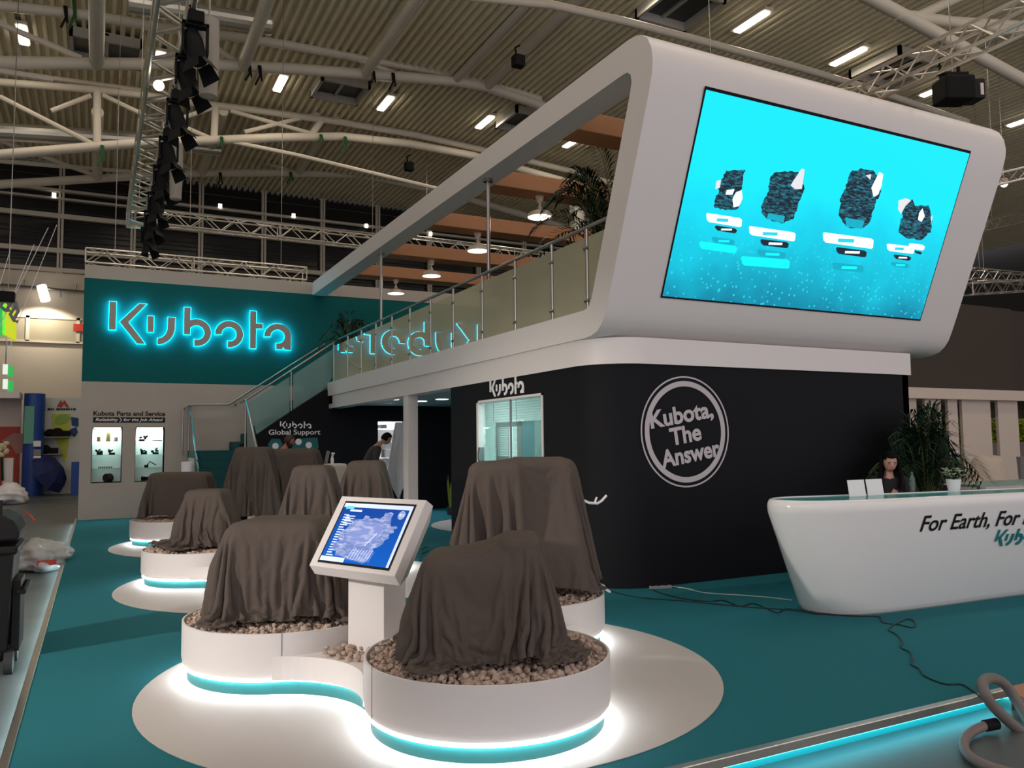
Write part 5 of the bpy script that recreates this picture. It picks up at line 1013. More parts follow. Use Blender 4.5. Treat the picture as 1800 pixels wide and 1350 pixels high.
def head_mb(c, fwd, up, s=1.0, hairscale=0):
    fwd = V(fwd).normalized(); up = (V(up) - fwd * V(up).dot(fwd)).normalized(); rt = fwd.cross(up); mb = MB(); seg, rg = 32, 24; vs = []
    for i in range(rg + 1):
        t = PI * i / rg
        for k in range(seg):
            a = 2 * PI * k / seg; x, y, z = math.sin(t) * math.cos(a), math.sin(t) * math.sin(a), math.cos(t)   # y forward
            w = .074; d = .094; h = .116
            if z < 0: w *= 1 - .30 * (-z) ** 1.3; d *= 1 - .12 * (-z)
            px_, py_, pz = x * w, y * d + (.012 if z < -.3 else 0) * max(0, y), z * h
            if y > .55 and abs(x) < .5:
                g = math.exp(-(x / .16) ** 2); py_ += .020 * g * math.exp(-((z + .16) / .16) ** 2) + .009 * g * math.exp(-((z - .02) / .2) ** 2)      # nose
                py_ -= .011 * math.exp(-((abs(x) - .36) / .16) ** 2) * math.exp(-((z - .08) / .11) ** 2)                                       # eye sockets
                py_ += .006 * math.exp(-(x / .26) ** 2) * math.exp(-((z + .50) / .07) ** 2)                                                  # lips
                py_ += .008 * math.exp(-(x / .3) ** 2) * math.exp(-((z + .86) / .14) ** 2)
            vs.append(c + (rt * px_ + fwd * py_ + up * pz) * s)
    fs = [(i * seg + k, i * seg + (k + 1) % seg, (i + 1) * seg + (k + 1) % seg, (i + 1) * seg + k) for i in range(rg) for k in range(seg)]
    mb.add(vs, fs)
    for sg in (-1, 1): e = c + (rt * (.075 * sg) - fwd * .005 + up * -.005) * s; mb.tube([e - up * .028 * s, e + rt * .012 * sg * s, e + up * .03 * s], .011 * s, 8)
    return mb, fwd, up, rt
def hand_nodes(w, d, side, curl=.5):
    # palm plus five short bent finger chains, as skin nodes and edges
    d = V(d).normalized(); s = V(side).normalized(); n = d.cross(s); nodes = []; edges = []
    nodes += [(w, .026), (w + d * .05, .034)]; edges.append((0, 1))
    for k, L in enumerate((.07, .08, .075, .06)):
        b = w + d * .085 + s * (.027 - .018 * k); i = len(nodes); nodes += [(b, .0095), (b + d * L * .5 + n * curl * .02, .0085), (b + d * L * .8 + n * curl * .055, .0075)]; edges += [(1, i), (i, i + 1), (i + 1, i + 2)]
    b = w + d * .03 + s * .04; i = len(nodes); nodes += [(b, .012), (b + d * .035 + s * .018, .010), (b + d * .06 + s * .02 + n * .01, .0085)]; edges += [(1, i), (i, i + 1), (i + 1, i + 2)]
    return nodes, edges
def person(lb, base, J, look, up, top, pants, hairm, beard=False, long_hair=False, s=1.0, skinm=None):
    t = thing('person', lb, 'person', base); J = {k: V(v) for k, v in J.items()}; sk = skinm or M['skin']
    H, fwd, upv, rt = head_mb(J['head'], look, up, s)
    N = []; E = []
    def chain(ks, rs, start=None):
        pr = start
        for k, r in zip(ks, rs):
            if isinstance(k, str) and k in idx: pr = idx[k]; continue
            N.append((J[k], r)); i = len(N) - 1; idx[k] = i
            if pr is not None: E.append((pr, i))
            pr = i
    idx = {}
    chain(['pelvis', 'waist', 'chest', 'neck', 'headb'], [.135, .125, .14, .055, .05])
    for sd in 'LR':
        chain(['shoulder' + sd, 'elbow' + sd, 'wrist' + sd], [.062, .044, .030], idx['chest']); chain(['hip' + sd, 'knee' + sd, 'ankle' + sd, 'toe' + sd], [.085, .058, .042, .036], idx['pelvis'])
    body = skin_mesh(N, E)
    for sd in 'LR':
        d = (J['wrist' + sd] - J['elbow' + sd]); sdv = d.cross(Z); hn, he = hand_nodes(J['wrist' + sd], d, sdv if sd == 'L' else -sdv); h_ = skin_mesh(hn, he); body.add(h_.v, h_.f)
    body.add(H.v, H.f); body = remesh(body, .0085, 2); obj('body', body, sk, t, smooth=True)
    # clothes
    N2 = [(J['pelvis'] + Z * -.02, .162), (J['waist'], .155), (J['chest'], .168), (J['chest'].lerp(J['neck'], .62), .085)]; E2 = [(0, 1), (1, 2), (2, 3)]
    for sd in 'LR':
        i = len(N2); N2 += [(J['shoulder' + sd], .084), (J['elbow' + sd], .062), (J['wrist' + sd].lerp(J['elbow' + sd], .08), .046)]; E2 += [(2, i), (i, i + 1), (i + 1, i + 2)]
    c = skin_mesh(N2, E2); c = remesh(c, .014, 3); obj('jacket', c, top, t, smooth=True)
    N3 = [(J['pelvis'], .155)]; E3 = []
    for sd in 'LR': i = len(N3); N3 += [(J['hip' + sd], .105), (J['knee' + sd], .078), (J['ankle' + sd] + Z * .03, .062)]; E3 += [(0, i), (i, i + 1), (i + 1, i + 2)]
    c = skin_mesh(N3, E3); obj('trousers', remesh(c, .014, 3), pants, t, smooth=True)
    for sd in 'LR':
        mb = MB(); mb.tube([J['ankle' + sd] + Z * -.005, J['ankle' + sd].lerp(J['toe' + sd], .5) - Z * .01, J['toe' + sd] + Z * .0], .05, 12, radii=[.048, .05, .036]); obj('shoe', mb, M['blackp'], t, smooth=True)
    # hair shell: the skull part above and behind the face
    hm, *_ = head_mb(J['head'], look, up, s * 1.09); mb = MB(); keep = []
    cs = J['head']
    for f in hm.f:
        m_ = sum((V(hm.v[i]) for i in f), V()) / len(f) - cs; y_, z_ = m_.dot(fwd) / s, m_.dot(upv) / s
        if z_ > .075 or (y_ < .012 and z_ > -.045) or (y_ < .045 and z_ > .045) or (beard and z_ < -.045 and y_ > -.04 and z_ > -.125): keep.append(f)
    mb.v = hm.v; mb.f = keep; mb.mi = [0] * len(keep); obj('hair', mb, hairm, t, smooth=True, solid=.008 * s)
    if long_hair:
        mb = MB()
        for k in range(26):
            a = PI * (.98 - 1.96 * k / 25) - PI / 2; r = .082 * s; p = cs + (rt * math.cos(a) * r - fwd * (-math.sin(a)) * r * 1.05) + upv * .035 * s if False else cs + rt * (math.cos(PI * k / 25) * r) - fwd * (math.sin(PI * k / 25) * .09 * s) + upv * .03 * s
            o_ = (p - cs); o_ = o_ - upv * o_.dot(upv); o_.normalize()
            mb.tube([p, p + o_ * .022 - Z * .12, p + o_ * .03 - Z * .24 + rt * .01 * math.sin(k), p + o_ * .01 + fwd * .03 - Z * .36], .02, 6, radii=[.018, .022, .02, .006])
        obj('long_hair', mb, hairm, t, smooth=True)
    for sg_ in (-1, 1):
        e = cs + (rt * .031 * sg_ + fwd * .079 + upv * .010) * s; mb = MB(); mb.ball(e - fwd * .002 * s, .0075 * s, 10, 8, sc=(1, 1, .7)); obj('eye', mb, M['hair'], t)
        mb = MB(); b_ = e + (upv * .020 + fwd * .008) * s; mb.tube([b_ - rt * .016 * s, b_ + upv * .003 * s, b_ + rt * .016 * s], .0032 * s, 6); obj('eyebrow', mb, hairm, t)
    mb = MB(); e = cs + (fwd * .092 - upv * .058) * s; mb.tube([e - rt * .021 * s - fwd * .008, e + upv * .002, e + rt * .021 * s - fwd * .008], .0045 * s, 6); obj('mouth', mb, mat('lips', (.20, .05, .045), .5) if 'lips' not in bpy.data.materials else bpy.data.materials['lips'], t)
    return t
def stand_joints(base, yaw, lean=0.0, height=1.75, head_drop=0.0):
    f = V((math.sin(yaw), math.cos(yaw), 0)); r = V((math.cos(yaw), -math.sin(yaw), 0)); b = V(base); k = height / 1.75
    def P(fx, rx, z):
        L = 0
        if z > .95: L = math.sin(lean) * (z - .95); z = .95 + (z - .95) * math.cos(lean)
        return b + (f * (fx + L) + r * rx + Z * z) * k
    J = dict(pelvis=P(0, 0, .95), waist=P(0, 0, 1.10), chest=P(.0, 0, 1.32), neck=P(.02, 0, 1.50), headb=P(.045, 0, 1.58), head=P(.06 + head_drop, 0, 1.645 - head_drop * .5))
    for sd, s_ in (('L', -1), ('R', 1)):
        J['shoulder' + sd] = P(0, .19 * s_, 1.42); J['elbow' + sd] = P(.06, .25 * s_, 1.13); J['wrist' + sd] = P(.24, .20 * s_, .98)
        J['hip' + sd] = P(0, .09 * s_, .90); J['knee' + sd] = P(.02, .10 * s_, .49); J['ankle' + sd] = P(0, .10 * s_, .075); J['toe' + sd] = P(.17, .12 * s_, .035)
    return J, f, r
# bearded man behind the far covers, looking down to the right
hq = at_y(509, 775, 16.4); yw = YAW + math.radians(78); J, f_, r_ = stand_joints((hq.x, 16.4, 0), yw, .12, 1.76, .03)
sh = hq - J['head']; J = {k: v + V((sh.x, sh.y, sh.z if k in ('head', 'headb', 'neck') else sh.z)) for k, v in J.items()}
for k in J:
    if k[:5] in ('ankle',) or k[:3] == 'toe': J[k].z -= sh.z
person('bearded man in dark top looking down in front of the support lettering', (hq.x, 16.4, 0), J, f_ - Z * .32, Z + f_ * .3, M['grayc'], M['blackc'], M['hairr'], beard=True, skinm=mat('skin_ruddy', (.36, .14, .10), .5))
# man leaning forward in front of the lit doorway
hq = at_y(679, 771, 15.2); yw = YAW + math.radians(72); J, f_, r_ = stand_joints((hq.x, 15.2, 0), yw, .42, 1.84, .05)
sh = hq - J['head']; J = {k: v + V((sh.x, sh.y, sh.z)) for k, v in J.items()}
for k in J:
    if k[:5] in ('ankle',) or k[:3] == 'toe': J[k].z -= sh.z
person('dark-haired man in gray jacket leaning forward before the lit doorway', (hq.x, 15.2, 0), J, f_ - Z * .62, Z + f_ * .6, M['grayc'], M['blackc'], M['hair'], skinm=mat('skin_tan', (.40, .20, .13), .5))
# woman sitting behind the counter, looking down
hq = at_y(1564, 812, 6.75); fdir = (V((0, 0, 0)) - V((hq.x, hq.y, 0))).normalized(); fdir = (fdir + V((.35, 0, 0))).normalized(); rdir = V((-fdir.y, fdir.x, 0)) * -1
J = {}; hb = V((hq.x, hq.y, 0)) - fdir * .06
J.update(pelvis=hb - fdir * .06 + Z * .66, waist=hb - fdir * .06 + Z * .80, chest=hb - fdir * .05 + Z * (hq.z - .33), neck=hb - fdir * .02 + Z * (hq.z - .145), headb=hb + fdir * .02 + Z * (hq.z - .06), head=hq)
for sd, s_ in (('L', -1), ('R', 1)):
    J['shoulder' + sd] = hb + rdir * .175 * s_ - fdir * .03 + Z * (hq.z - .23); J['elbow' + sd] = hb + rdir * .25 * s_ + fdir * .05 + Z * (hq.z - .46); J['wrist' + sd] = hb + rdir * .12 * s_ + fdir * .21 + Z * .90
    J['hip' + sd] = hb + rdir * .09 * s_ + Z * .64; J['knee' + sd] = hb + rdir * .11 * s_ + fdir * .32 + Z * .62; J['ankle' + sd] = hb + rdir * .1 * s_ + fdir * .24 + Z * .24; J['toe' + sd] = hb + rdir * .1 * s_ + fdir * .36 + Z * .2
person('woman with long black hair in black, seated behind the counter looking down', (hq.x, hq.y, 0), J, fdir - Z * .42, Z + fdir * .42, M['blackc'], M['blackc'], M['hair'], long_hair=True, s=1.08, skinm=mat('skin_woman', (.50, .27, .21), .5))
t = thing('bar_stool', 'dark stool under the woman behind the counter', 'stool', (hb.x - fdir.x * .06, hb.y - fdir.y * .06, 0)); sx0 = hb - fdir * .06
mb = MB(); mb.lathe(sx0, [(0, .50), (.19, .50), (.2, .52), (.19, .545), (0, .545)], 24); obj('seat', mb, M['dark'], t, smooth=40)
mb = MB(); mb.lathe(sx0, [(0, 0), (.2, 0), (.2, .012), (.03, .03), (.025, .50), (0, .50)], 24); obj('pedestal', mb, M['chrome'], t, smooth=30)
mb = MB(); mb.tube([sx0 + fdir * .26 + V((-.12 * rdir.x, -.12 * rdir.y, .155)), sx0 + fdir * .36 + Z * .155, sx0 + fdir * .26 + V((.12 * rdir.x, .12 * rdir.y, .155))], .012, 8); mb.tube([sx0 + Z * .155, sx0 + fdir * .36 + Z * .155], .012, 8); obj('footrest', mb, M['chrome'], t)

# ------------------------------------------------------------------ palms
def palm(lb, base, h, spread, nf, pot_r, pot_h, seed, leaf=.24, stalks=10, stem_h=.45, lean=(0, 0), wid=.020, flat=1.0):
    r = np.random.default_rng(seed); base = V(base); t = thing('potted_palm', lb, 'palm', base, 'potted palms')
    mb = MB(); mb.lathe(base, [(0, 0), (pot_r * .8, 0), (pot_r, pot_h), (pot_r * .9, pot_h), (pot_r * .88, pot_h - .03), (0, pot_h - .03)], 28); obj('pot', mb, M['pot'], t, smooth=40)
    fr, st = MB(), MB(); p0 = base + Z * (pot_h - .03)
    for i in range(nf):
        a = i * 2.399 + r.uniform(-.3, .3); el = r.uniform(.12, 1.0); out = V((math.cos(a), math.sin(a) * flat, 0)); L = h - pot_h; sp_ = spread * el
        b0 = p0 + out * r.uniform(.02, pot_r * .6); H_ = L * (1.02 - .42 * el ** 1.5) * r.uniform(.82, 1.0)
        pts = []
        for k in range(15):
            s = k / 14; rise = H_ * (1 - (1 - s) ** 1.6) - H_ * .38 * el * max(0, s - .55) ** 2 * 5; pts.append(b0 + out * (sp_ * s ** 1.9) + V((lean[0], lean[1], 0)) * s * s + Z * rise)
        st.tube(pts, .006, 5, radii=[.011 * (1 - .75 * k / 14) + .002 for k in range(15)])
        for k in range(5, 15):
          for hk in (0, .5):
            if k == 14 and hk: continue
            p = pts[k].lerp(pts[min(k + 1, 14)], hk); tg = (pts[min(k + 1, 14)] - pts[k - 1]).normalized(); sd = tg.cross(Z); sd = sd.normalized() if sd.length > .05 else V((1, 0, 0)); w = math.sin(PI * (k + hk - 3.6) / 12.5) ** .6
            for sg_ in (-1, 1):
                d = (sd * sg_ * .9 + tg * .75 + Z * .12).normalized(); ll = leaf * w * r.uniform(.85, 1.1); m_ = p + d * ll * .5 + Z * .01; e = p + d * ll - Z * ll * .28; nn = d.cross(Z).normalized() * wid * .5
                fr.add([p, m_ + nn, e, m_ - nn], [(0, 1, 2, 3)])
    obj('fronds', fr, M['leaf'], t); obj('stems', st, M['stem'], t, smooth=True); return t
q = at_y(1630, 880, 7.15); palm('big potted palm behind the counter beside the seated woman', (q.x, 7.15, 0), 2.24, 1.12, 56, .17, .4, 3, .36, lean=(-.06, -.02), wid=.022, flat=.34)
q = at_y(1062, 420, 9.7); palm('potted palm on the balcony close behind the big screen', (q.x + .12, 9.7, ZS1), 2.85, 1.1, 34, .2, .4, 5, .36, lean=(-.22, .1), wid=.028)
q = at_y(616, 560, 18.75); palm('small potted palm at the far end of the balcony before the teal wall', (q.x, 18.75, ZS1), 1.72, .68, 26, .18, .36, 9, .26)
# snake plant beside the black wall edge
q = V((at_y(792, 905, 13.0).x, 13.0, 0)); q = at_z(793, 905, 0); t = thing('snake_plant', 'tall yellow-green snake plant at the edge of the black wall', 'plant', q)
mb = MB(); mb.lathe(q, [(0, 0), (.09, 0), (.11, .18), (.09, .18), (0, .16)], 18); obj('pot', mb, M['pot'], t, smooth=40)
mb = MB()
for k in range(8):
    a = k * 2.4; c = q + V((.04 * math.cos(a), .04 * math.sin(a), .15)); d = V((.09 * math.cos(a), .09 * math.sin(a), 1)); w = V((-math.sin(a), math.cos(a), 0)) * .03; L = .42 + .5 * ((k * 5) % 8) / 8
    mb.add([c - w * .6, c + w * .6, c + d * L * .5 + w, c + d * L, c + d * L * .5 - w], [(0, 1, 2, 3, 4)])
obj('leaves', mb, mat('snake_leaf', (.17, .20, .02), .5, noise=.6, nscale=30), t, solid=.004)

# ------------------------------------------------------------------ small things around the covers
q = at_y(590, 815, 16.9); t = thing('side_cabinet', 'pale cabinet behind the covers with a spray bottle on it', 'cabinet', (q.x, 16.9, 0))
mb = MB(); mb.bx(q.x - .34, q.x + .19, 16.7, 17.2, 0, q.z); obj('carcass', mb, M['cream'], t, bevel=.03)
mb = MB(); mb.bx(q.x - .33, q.x + .18, 16.695, 16.70, .05, q.z - .06); obj('front_panel', mb, M['creamc'], t)
zc_ = q.z; a = at_y(584, 800, 16.9); t = thing('spray_bottle', 'white spray bottle on the pale cabinet', 'bottle', (a.x, 16.9, zc_)); mb = MB(); mb.lathe((a.x, 16.9, zc_), [(0, 0), (.032, 0), (.034, .1), (.013, .17), (.013, .2), (0, .2)], 14); obj('bottle_body', mb, M['paper'], t, smooth=40)
mb = MB(); mb.bx(a.x - .015, a.x + .05, 16.885, 16.915, zc_ + .20, zc_ + .235); mb.bx(a.x + .02, a.x + .03, 16.89, 16.91, zc_ + .16, zc_ + .2); obj('trigger', mb, M['paper'], t)
a = at_y(575, 800, 16.95); t = thing('brush', 'dark tilted brush standing behind the spray bottle', 'brush', (a.x, 16.95, zc_)); mb = MB(); mb.ob((a.x, 16.95, zc_ + .14), V((.97, 0, -.2)), Y, V((.2, 0, .97)), .07, .03, .26); obj('bristles', mb, M['grayp'], t, bevel=.01)
# white board leaning in the doorway
t = thing('leaning_board', 'white board leaning on a dark frame beside the column', 'board', at_y(695, 880, 15.8)); yb_ = 15.8
pts = [at_y(695, 742, yb_ + .3), at_y(712, 742, yb_ + .3), at_y(712, 850, yb_), at_y(700, 878, yb_), at_y(679, 839, yb_)]
mb = MB(); mb.add(pts + [p + Y * .02 for p in pts], [tuple(range(5))[::-1], tuple(range(5, 10))] + [(i, (i + 1) % 5, 5 + (i + 1) % 5, 5 + i) for i in range(5)]); obj('panel', mb, M['paper'], t)
mb = MB(); mb.tube([at_y(677, 838, yb_ - .03), at_y(700, 884, yb_ - .03)], .03, 8); mb.tube([at_y(710, 850, yb_ + .1), (at_y(704, 884, yb_ + .1))], .02, 8); g_ = at_y(700, 884, yb_ - .03); mb.tube([g_, (g_.x + .15, g_.y, 0.02)], .02, 8); mb.tube([at_y(678, 838, yb_ - .03), (at_y(678, 838, yb_).x - .05, yb_ + .2, .02)], .02, 8); obj('dark_frame', mb, M['dark'], t)
t = thing('store_shelf', 'white shelf unit with small boxes in the lit store room', 'shelf', (6.62, 20.4, 0)); mb = MB()
for z in (.4, .85, 1.3, 1.72, 2.05): mb.bx(6.04, 7.26, 20.2, 20.58, z, z + .03)
mb.bx(6.04, 6.07, 20.2, 20.58, 0, 2.3); mb.bx(7.2, 7.23, 20.2, 20.58, 0, 2.3); obj('shelf_board', mb, M['white'], t)
for k, (x, z, w, h, c) in enumerate(((6.35, 1.75, .22, .12, 'grayp'), (6.62, 2.08, .16, .1, 'dark'), (6.80, 2.08, .2, .14, 'grayp'), (6.45, 1.33, .2, .16, 'cream'), (6.75, 1.33, .16, .2, 'grayp'))):
    mb = MB(); mb.bx(x - w / 2, x + w / 2, 20.22, 20.5, z, z + h); obj('storage_box', mb, M[c], label=('gray box on the second highest store room shelf', 'dark small box on the top store room shelf', 'gray box right on the top store room shelf', 'cream box on the middle store room shelf', 'tall gray box on the middle store room shelf')[k], cat='box', group='boxes in the store room', bevel=.01)
# white bracket behind the big cover, white hose end on its plinth
a = V((4.6, 7.3, 0)); g = lambda px, py: at_y(px, py, 7.2); mb = MB(); mb.tube([g(1022, 878), g(1036, 884), g(1050, 885), g(1058, 880), g(1066, 871)], .014, 8); mb.tube([g(1045, 885), g(1049, 874)], .011, 8); obj('pipe_bracket', mb, M['paper'], label='white branching pipe end sticking out behind the big boxy cover', cat='pipe', smooth=True)
g = lambda px, py: at_y(px, py, 6.2); mb = MB(); mb.tube([at_z(1036, 1026, .44), at_z(1050, 1026, .425), at_z(1060, 1029, .42), at_z(1066, 1036, .37), at_z(1072, 1040, .30)], .011, 8); obj('hose_end', mb, M['paper'], label='white hose end lying over the rim of the plinth by the black wall', cat='hose', smooth=True)
# cables on the carpet
def cable(lb, pts, r, m, z=.006): mb = MB(); P_ = [at_z(a, b, z) for a, b in pts]; Q = []
def smooth_path(P, n=6):
    Q = []
    for i in range(len(P) - 1):
        p0, p1, p2, p3 = P[max(i - 1, 0)], P[i], P[i + 1], P[min(i + 2, len(P) - 1)]
        for k in range(n): t = k / n; Q.append(.5 * ((2 * p1) + (p2 - p0) * t + (2 * p0 - 5 * p1 + 4 * p2 - p3) * t * t + (3 * p1 - p0 - 3 * p2 + p3) * t ** 3))
    return Q + [P[-1]]
def cable(lb, pts, r, m, z=None):
    P = smooth_path([at_z(a, b, r) for a, b in pts]); mb = MB(); mb.tube(P, r, 8); return obj('power_cable', mb, m, label=lb, cat='cable', smooth=True)
cable('dark cable running along the carpet from the plinth to the counter', [(1072, 1038), (1100, 1046), (1140, 1052), (1200, 1056), (1260, 1062), (1330, 1068), (1400, 1073), (1440, 1080)], .006, M['cable'])
cable('dark wavy cable from the power strip to the counter foot', [(1143, 1034), (1160, 1042), (1200, 1052), (1245, 1057), (1270, 1055), (1300, 1065), (1325, 1061), (1350, 1071), (1368, 1077), (1385, 1070), (1430, 1078), (1470, 1081), (1520, 1083)], .006, M['cable'])
cable('white cable from the power strip to the counter side', [(1180, 1031), (1205, 1034), (1240, 1042), (1300, 1046), (1350, 1050), (1392, 1055)], .005, M['cablew'])
cable('dark curly cable from the counter across the carpet to the stand edge', [(1440, 1078), (1500, 1083), (1545, 1084), (1552, 1094), (1580, 1098), (1605, 1103), (1608, 1093), (1596, 1088), (1580, 1094), (1562, 1106), (1576, 1115), (1586, 1128), (1584, 1138), (1600, 1147), (1604, 1160), (1602, 1168), (1616, 1176), (1625, 1188), (1660, 1202), (1690, 1203), (1712, 1216), (1730, 1232)], .006, M['cable'])
cable('loose dark cable between the plinths behind the touch kiosk', [(742, 966), (750, 960), (752, 968), (740, 975), (738, 985)], .006, M['cable'])
a, b = at_z(1142, 1033, .02), at_z(1180, 1031, .02); t = thing('power_strip', 'power strip with plugs lying at the foot of the black wall', 'power strip', a); mb = MB(); mb.ob((a + b) / 2, (b - a).normalized(), Z.cross((b - a).normalized()), Z, (b - a).length, .05, .036); obj('strip_body', mb, M['grayp'], t, bevel=.006)
for k in range(3): c = a.lerp(b, .12 + .3 * k); mb = MB(); mb.ob(c + Z * .03, X, Y, Z, .035, .035, .04); obj('plug', mb, M['dark'], t, bevel=.006)
# ramp and vacuum hose at the lower right
mb = MB(); mb.prism([(3.44, 0.0), (3.46, -.12), (2.85, -.12), (2.85, -.105)], (5.39, 0, 0), Y, Z, X * 1.8); obj('access_ramp', mb, M['ply'], label='brown plywood ramp at the lower right edge of the stand', cat='ramp')
t = thing('vacuum_hose', 'thick gray vacuum hose looping over the stand edge', 'hose', (4.9, 3.0, FL))
H1 = smooth_path([at_y(1800, 1290, 3.1), at_y(1770, 1265, 3.12), at_y(1745, 1240, 3.14), at_y(1731, 1218, 3.16), at_y(1727, 1202, 3.2), at_y(1736, 1193, 3.26), at_y(1752, 1194, 3.3), at_y(1770, 1207, 3.3), at_y(1787, 1232, 3.26), at_y(1800, 1255, 3.2), at_y(1830, 1310, 3.0)])
mb = MB(); mb.tube(H1, .032, 14, radii=[.032 + (.0015 if i % 2 else 0) for i in range(len(H1))]); obj('hose_loop', mb, M['hose'], t, smooth=True)
H2 = smooth_path([at_z(1733, 1275, FL + .04), at_z(1712, 1284, FL + .035), at_z(1698, 1296, FL + .035), at_z(1694, 1312, FL + .035), at_z(1705, 1330, FL + .035), at_z(1735, 1346, FL + .035), at_z(1790, 1362, FL + .035), at_z(1850, 1372, FL + .035)])
mb = MB(); mb.tube(H2, .028, 14); obj('hose_tail', mb, mat('hose_brown', (.20, .15, .14), .5), t, smooth=True)
c0_, c1_ = at_z(1731, 1276, FL + .04), at_z(1752, 1272, FL + .045); mb = MB(); mb.tube([c0_, c1_], .034, 14); obj('hose_cuff', mb, M['dark'], t, smooth=True)

# ------------------------------------------------------------------ left aisle: bin, bags, neighbouring stands
t = thing('wheelie_bin', 'black wheeled bin at the left edge of the picture', 'bin', (-.75, 7.95, FL))
bx0, bx1 = -1.16, -.56; yb0, yb1 = 7.55, 8.2
mb = MB(); lv = [(FL + .10, .06), (FL + .2, .03), (.88, 0)]
vs = []
for z, i_ in lv: vs += [(bx0 + i_, yb0 + i_, z), (bx1 - i_, yb0 + i_, z), (bx1 - i_, yb1 - i_ * .5, z), (bx0 + i_, yb1 - i_ * .5, z)]
mb.add(vs, [(0, 1, 2, 3)] + [(4 * k + j, 4 * k + (j + 1) % 4, 4 * k + 4 + (j + 1) % 4, 4 * k + 4 + j) for k in range(2) for j in range(4)]); mb.bx(bx0 - .02, bx1 + .025, yb0 - .02, yb1 + .02, .82, .89); obj('body', mb, M['blackp'], t, bevel=.02)
mb = MB(); mb.prism([(bx0 - .02, .93), (bx1 + .03, .93), (bx1 + .035, 1.0), (bx1 - .01, 1.09), (bx1 - .1, 1.14), (bx0, 1.12)], (0, yb0 - .03, 0), X, Z, Y * (yb1 - yb0 + .06)); obj('lid', mb, M['blackp'], t, bevel=.02)
mb = MB(); mb.bx(bx1 - .16, bx1 - .09, yb0 - .02, yb0 + .03, 1.12, 1.25); mb.bx(bx1 - .32, bx1 - .16, yb0 - .02, yb0 + .02, 1.2, 1.23); obj('lid_handle', mb, M['blackp'], t, bevel=.008)
for y in (yb0 + .1, yb1 - .1): mb = MB(); mb.lathe((bx1 - .02, y, FL + .10), [(0, -.03), (.10, -.03), (.10, .03), (0, .03)], 24, axis=(1, 0, 0)); obj('wheel', mb, M['rubber'], t, smooth=30)
mb = MB(); mb.tube([(bx1 + .03, yb0 + .04, .52), (bx1 + .07, yb0 + .03, .52), (bx1 + .07, yb1 - .05, .52), (bx1 + .03, yb1 - .05, .52)], .02, 8); mb.bx(bx1 - .01, bx1 + .045, yb0 + .1, yb1 - .1, .05, .60); obj('side_grip', mb, M['blackp'], t, bevel=.01)
mb = MB(); mb.tube([at_y(40, 898, 7.6), at_y(52, 904, 7.6), at_y(62, 915, 7.6)], .006, 6); obj('lid_cord', mb, M['red'], t)
def bag(lb, c, sx, sy, sz_, seed, m, marks=False):
    r = np.random.default_rng(seed); bm = bmesh.new(); bmesh.ops.create_icosphere(bm, subdivisions=4, radius=1); ph = r.uniform(0, 6, 12)
    mb = MB(); vs = []
    for v in bm.verts:
        x, y, z = v.co; d = 1 + .12 * math.sin(5 * x + ph[0] + 2 * z) + .09 * math.sin(8 * y + ph[1] + 5 * x) + .06 * math.sin(13 * z + ph[2] + 7 * y) + .03 * math.sin(21 * x + ph[3] + 11 * z)
        vs.append((c[0] + x * d * sx, c[1] + y * d * sy, max(c[2], c[2] + sz_ * .8 + z * d * sz_)))
    mb.add(vs, [tuple(v.index for v in f.verts) for f in bm.faces]); bm.free(); t = thing('plastic_bag', lb, 'bag', c, 'plastic bags in the aisle'); obj('sheet', mb, m, t, smooth=180)
    if marks:
        for k, (a, b) in enumerate(((-.1, -.5), (.25, -.3))): mb = MB(); q_ = V((c[0] + sx * (a + .15), c[1] - sy * 1.08, c[2] + sz_ * .75)); mb.ob(q_, X, Y, Z, .12, .02, .07); obj('red_print', mb, M['red'], t)
bag('crumpled pale plastic bag on the aisle floor beside the bin', at_z(75, 1000, FL), .36, .7, .24, 2, M['plastic_bag'], True)
bag('white plastic bag far down the aisle by the white stand counter', at_z(15, 886, FL), .55, .6, .36, 4, M['paper'])
FYL = 36.0
q0, q1 = at_y(43, 692, FYL), at_y(75, 850, FYL)
t = thing('blue_column', 'rounded blue exhibition column with leaflet racks at the left', 'column', ((q0.x + q1.x) / 2, FYL, FL))
mb = MB(); mb.prism(rrect(q0.x, q1.x, FYL - .4, FYL + .5, .3, 6), (0, 0, FL), X, Y, Z * (q0.z - FL)); obj('column_body', mb, M['blue'], t, smooth=30)
a, b = at_y(45, 715, FYL), at_y(60, 780, FYL); mb = MB(); mb.bx(a.x, b.x, FYL - .46, FYL - .41, b.z, a.z); obj('green_poster', mb, mat('poster_green', (.12, .38, .30), .5), t)
for k, py in enumerate((775, 790, 801, 813)): a, b = at_y(60.5, py, FYL), at_y(73, py + 10, FYL); mb = MB(); mb.bx(a.x, b.x, FYL - .5, FYL - .42, b.z, a.z); obj('leaflet_rack', mb, (M['paper'], M['grayp'])[k % 2] if k < 2 else M['paper'], t)
a, b = at_y(0, 688, FYL - 1), at_y(41, 700, FYL - 1); t = thing('white_stand', 'white-topped neighbour stand with red map wall at the left edge', 'stand', (a.x, FYL, FL))
mb = MB(); mb.bx(a.x - 4, b.x - .12, FYL - 1, FYL + .5, b.z, a.z); obj('fascia', mb, M['white'], t)
mb = MB(); mb.bx(a.x - 4, b.x - .15, FYL + .4, FYL + .5, FL, b.z); obj('rear_panel', mb, M['cream'], t)
c_, d_ = at_y(0, 750, FYL + .3), at_y(40, 850, FYL + .3); mb = MB(); mb.bx(c_.x - 4, d_.x - .15, FYL + .3, FYL + .4, FL, c_.z); rp = obj('red_map_wall', mb, M['red'], t)
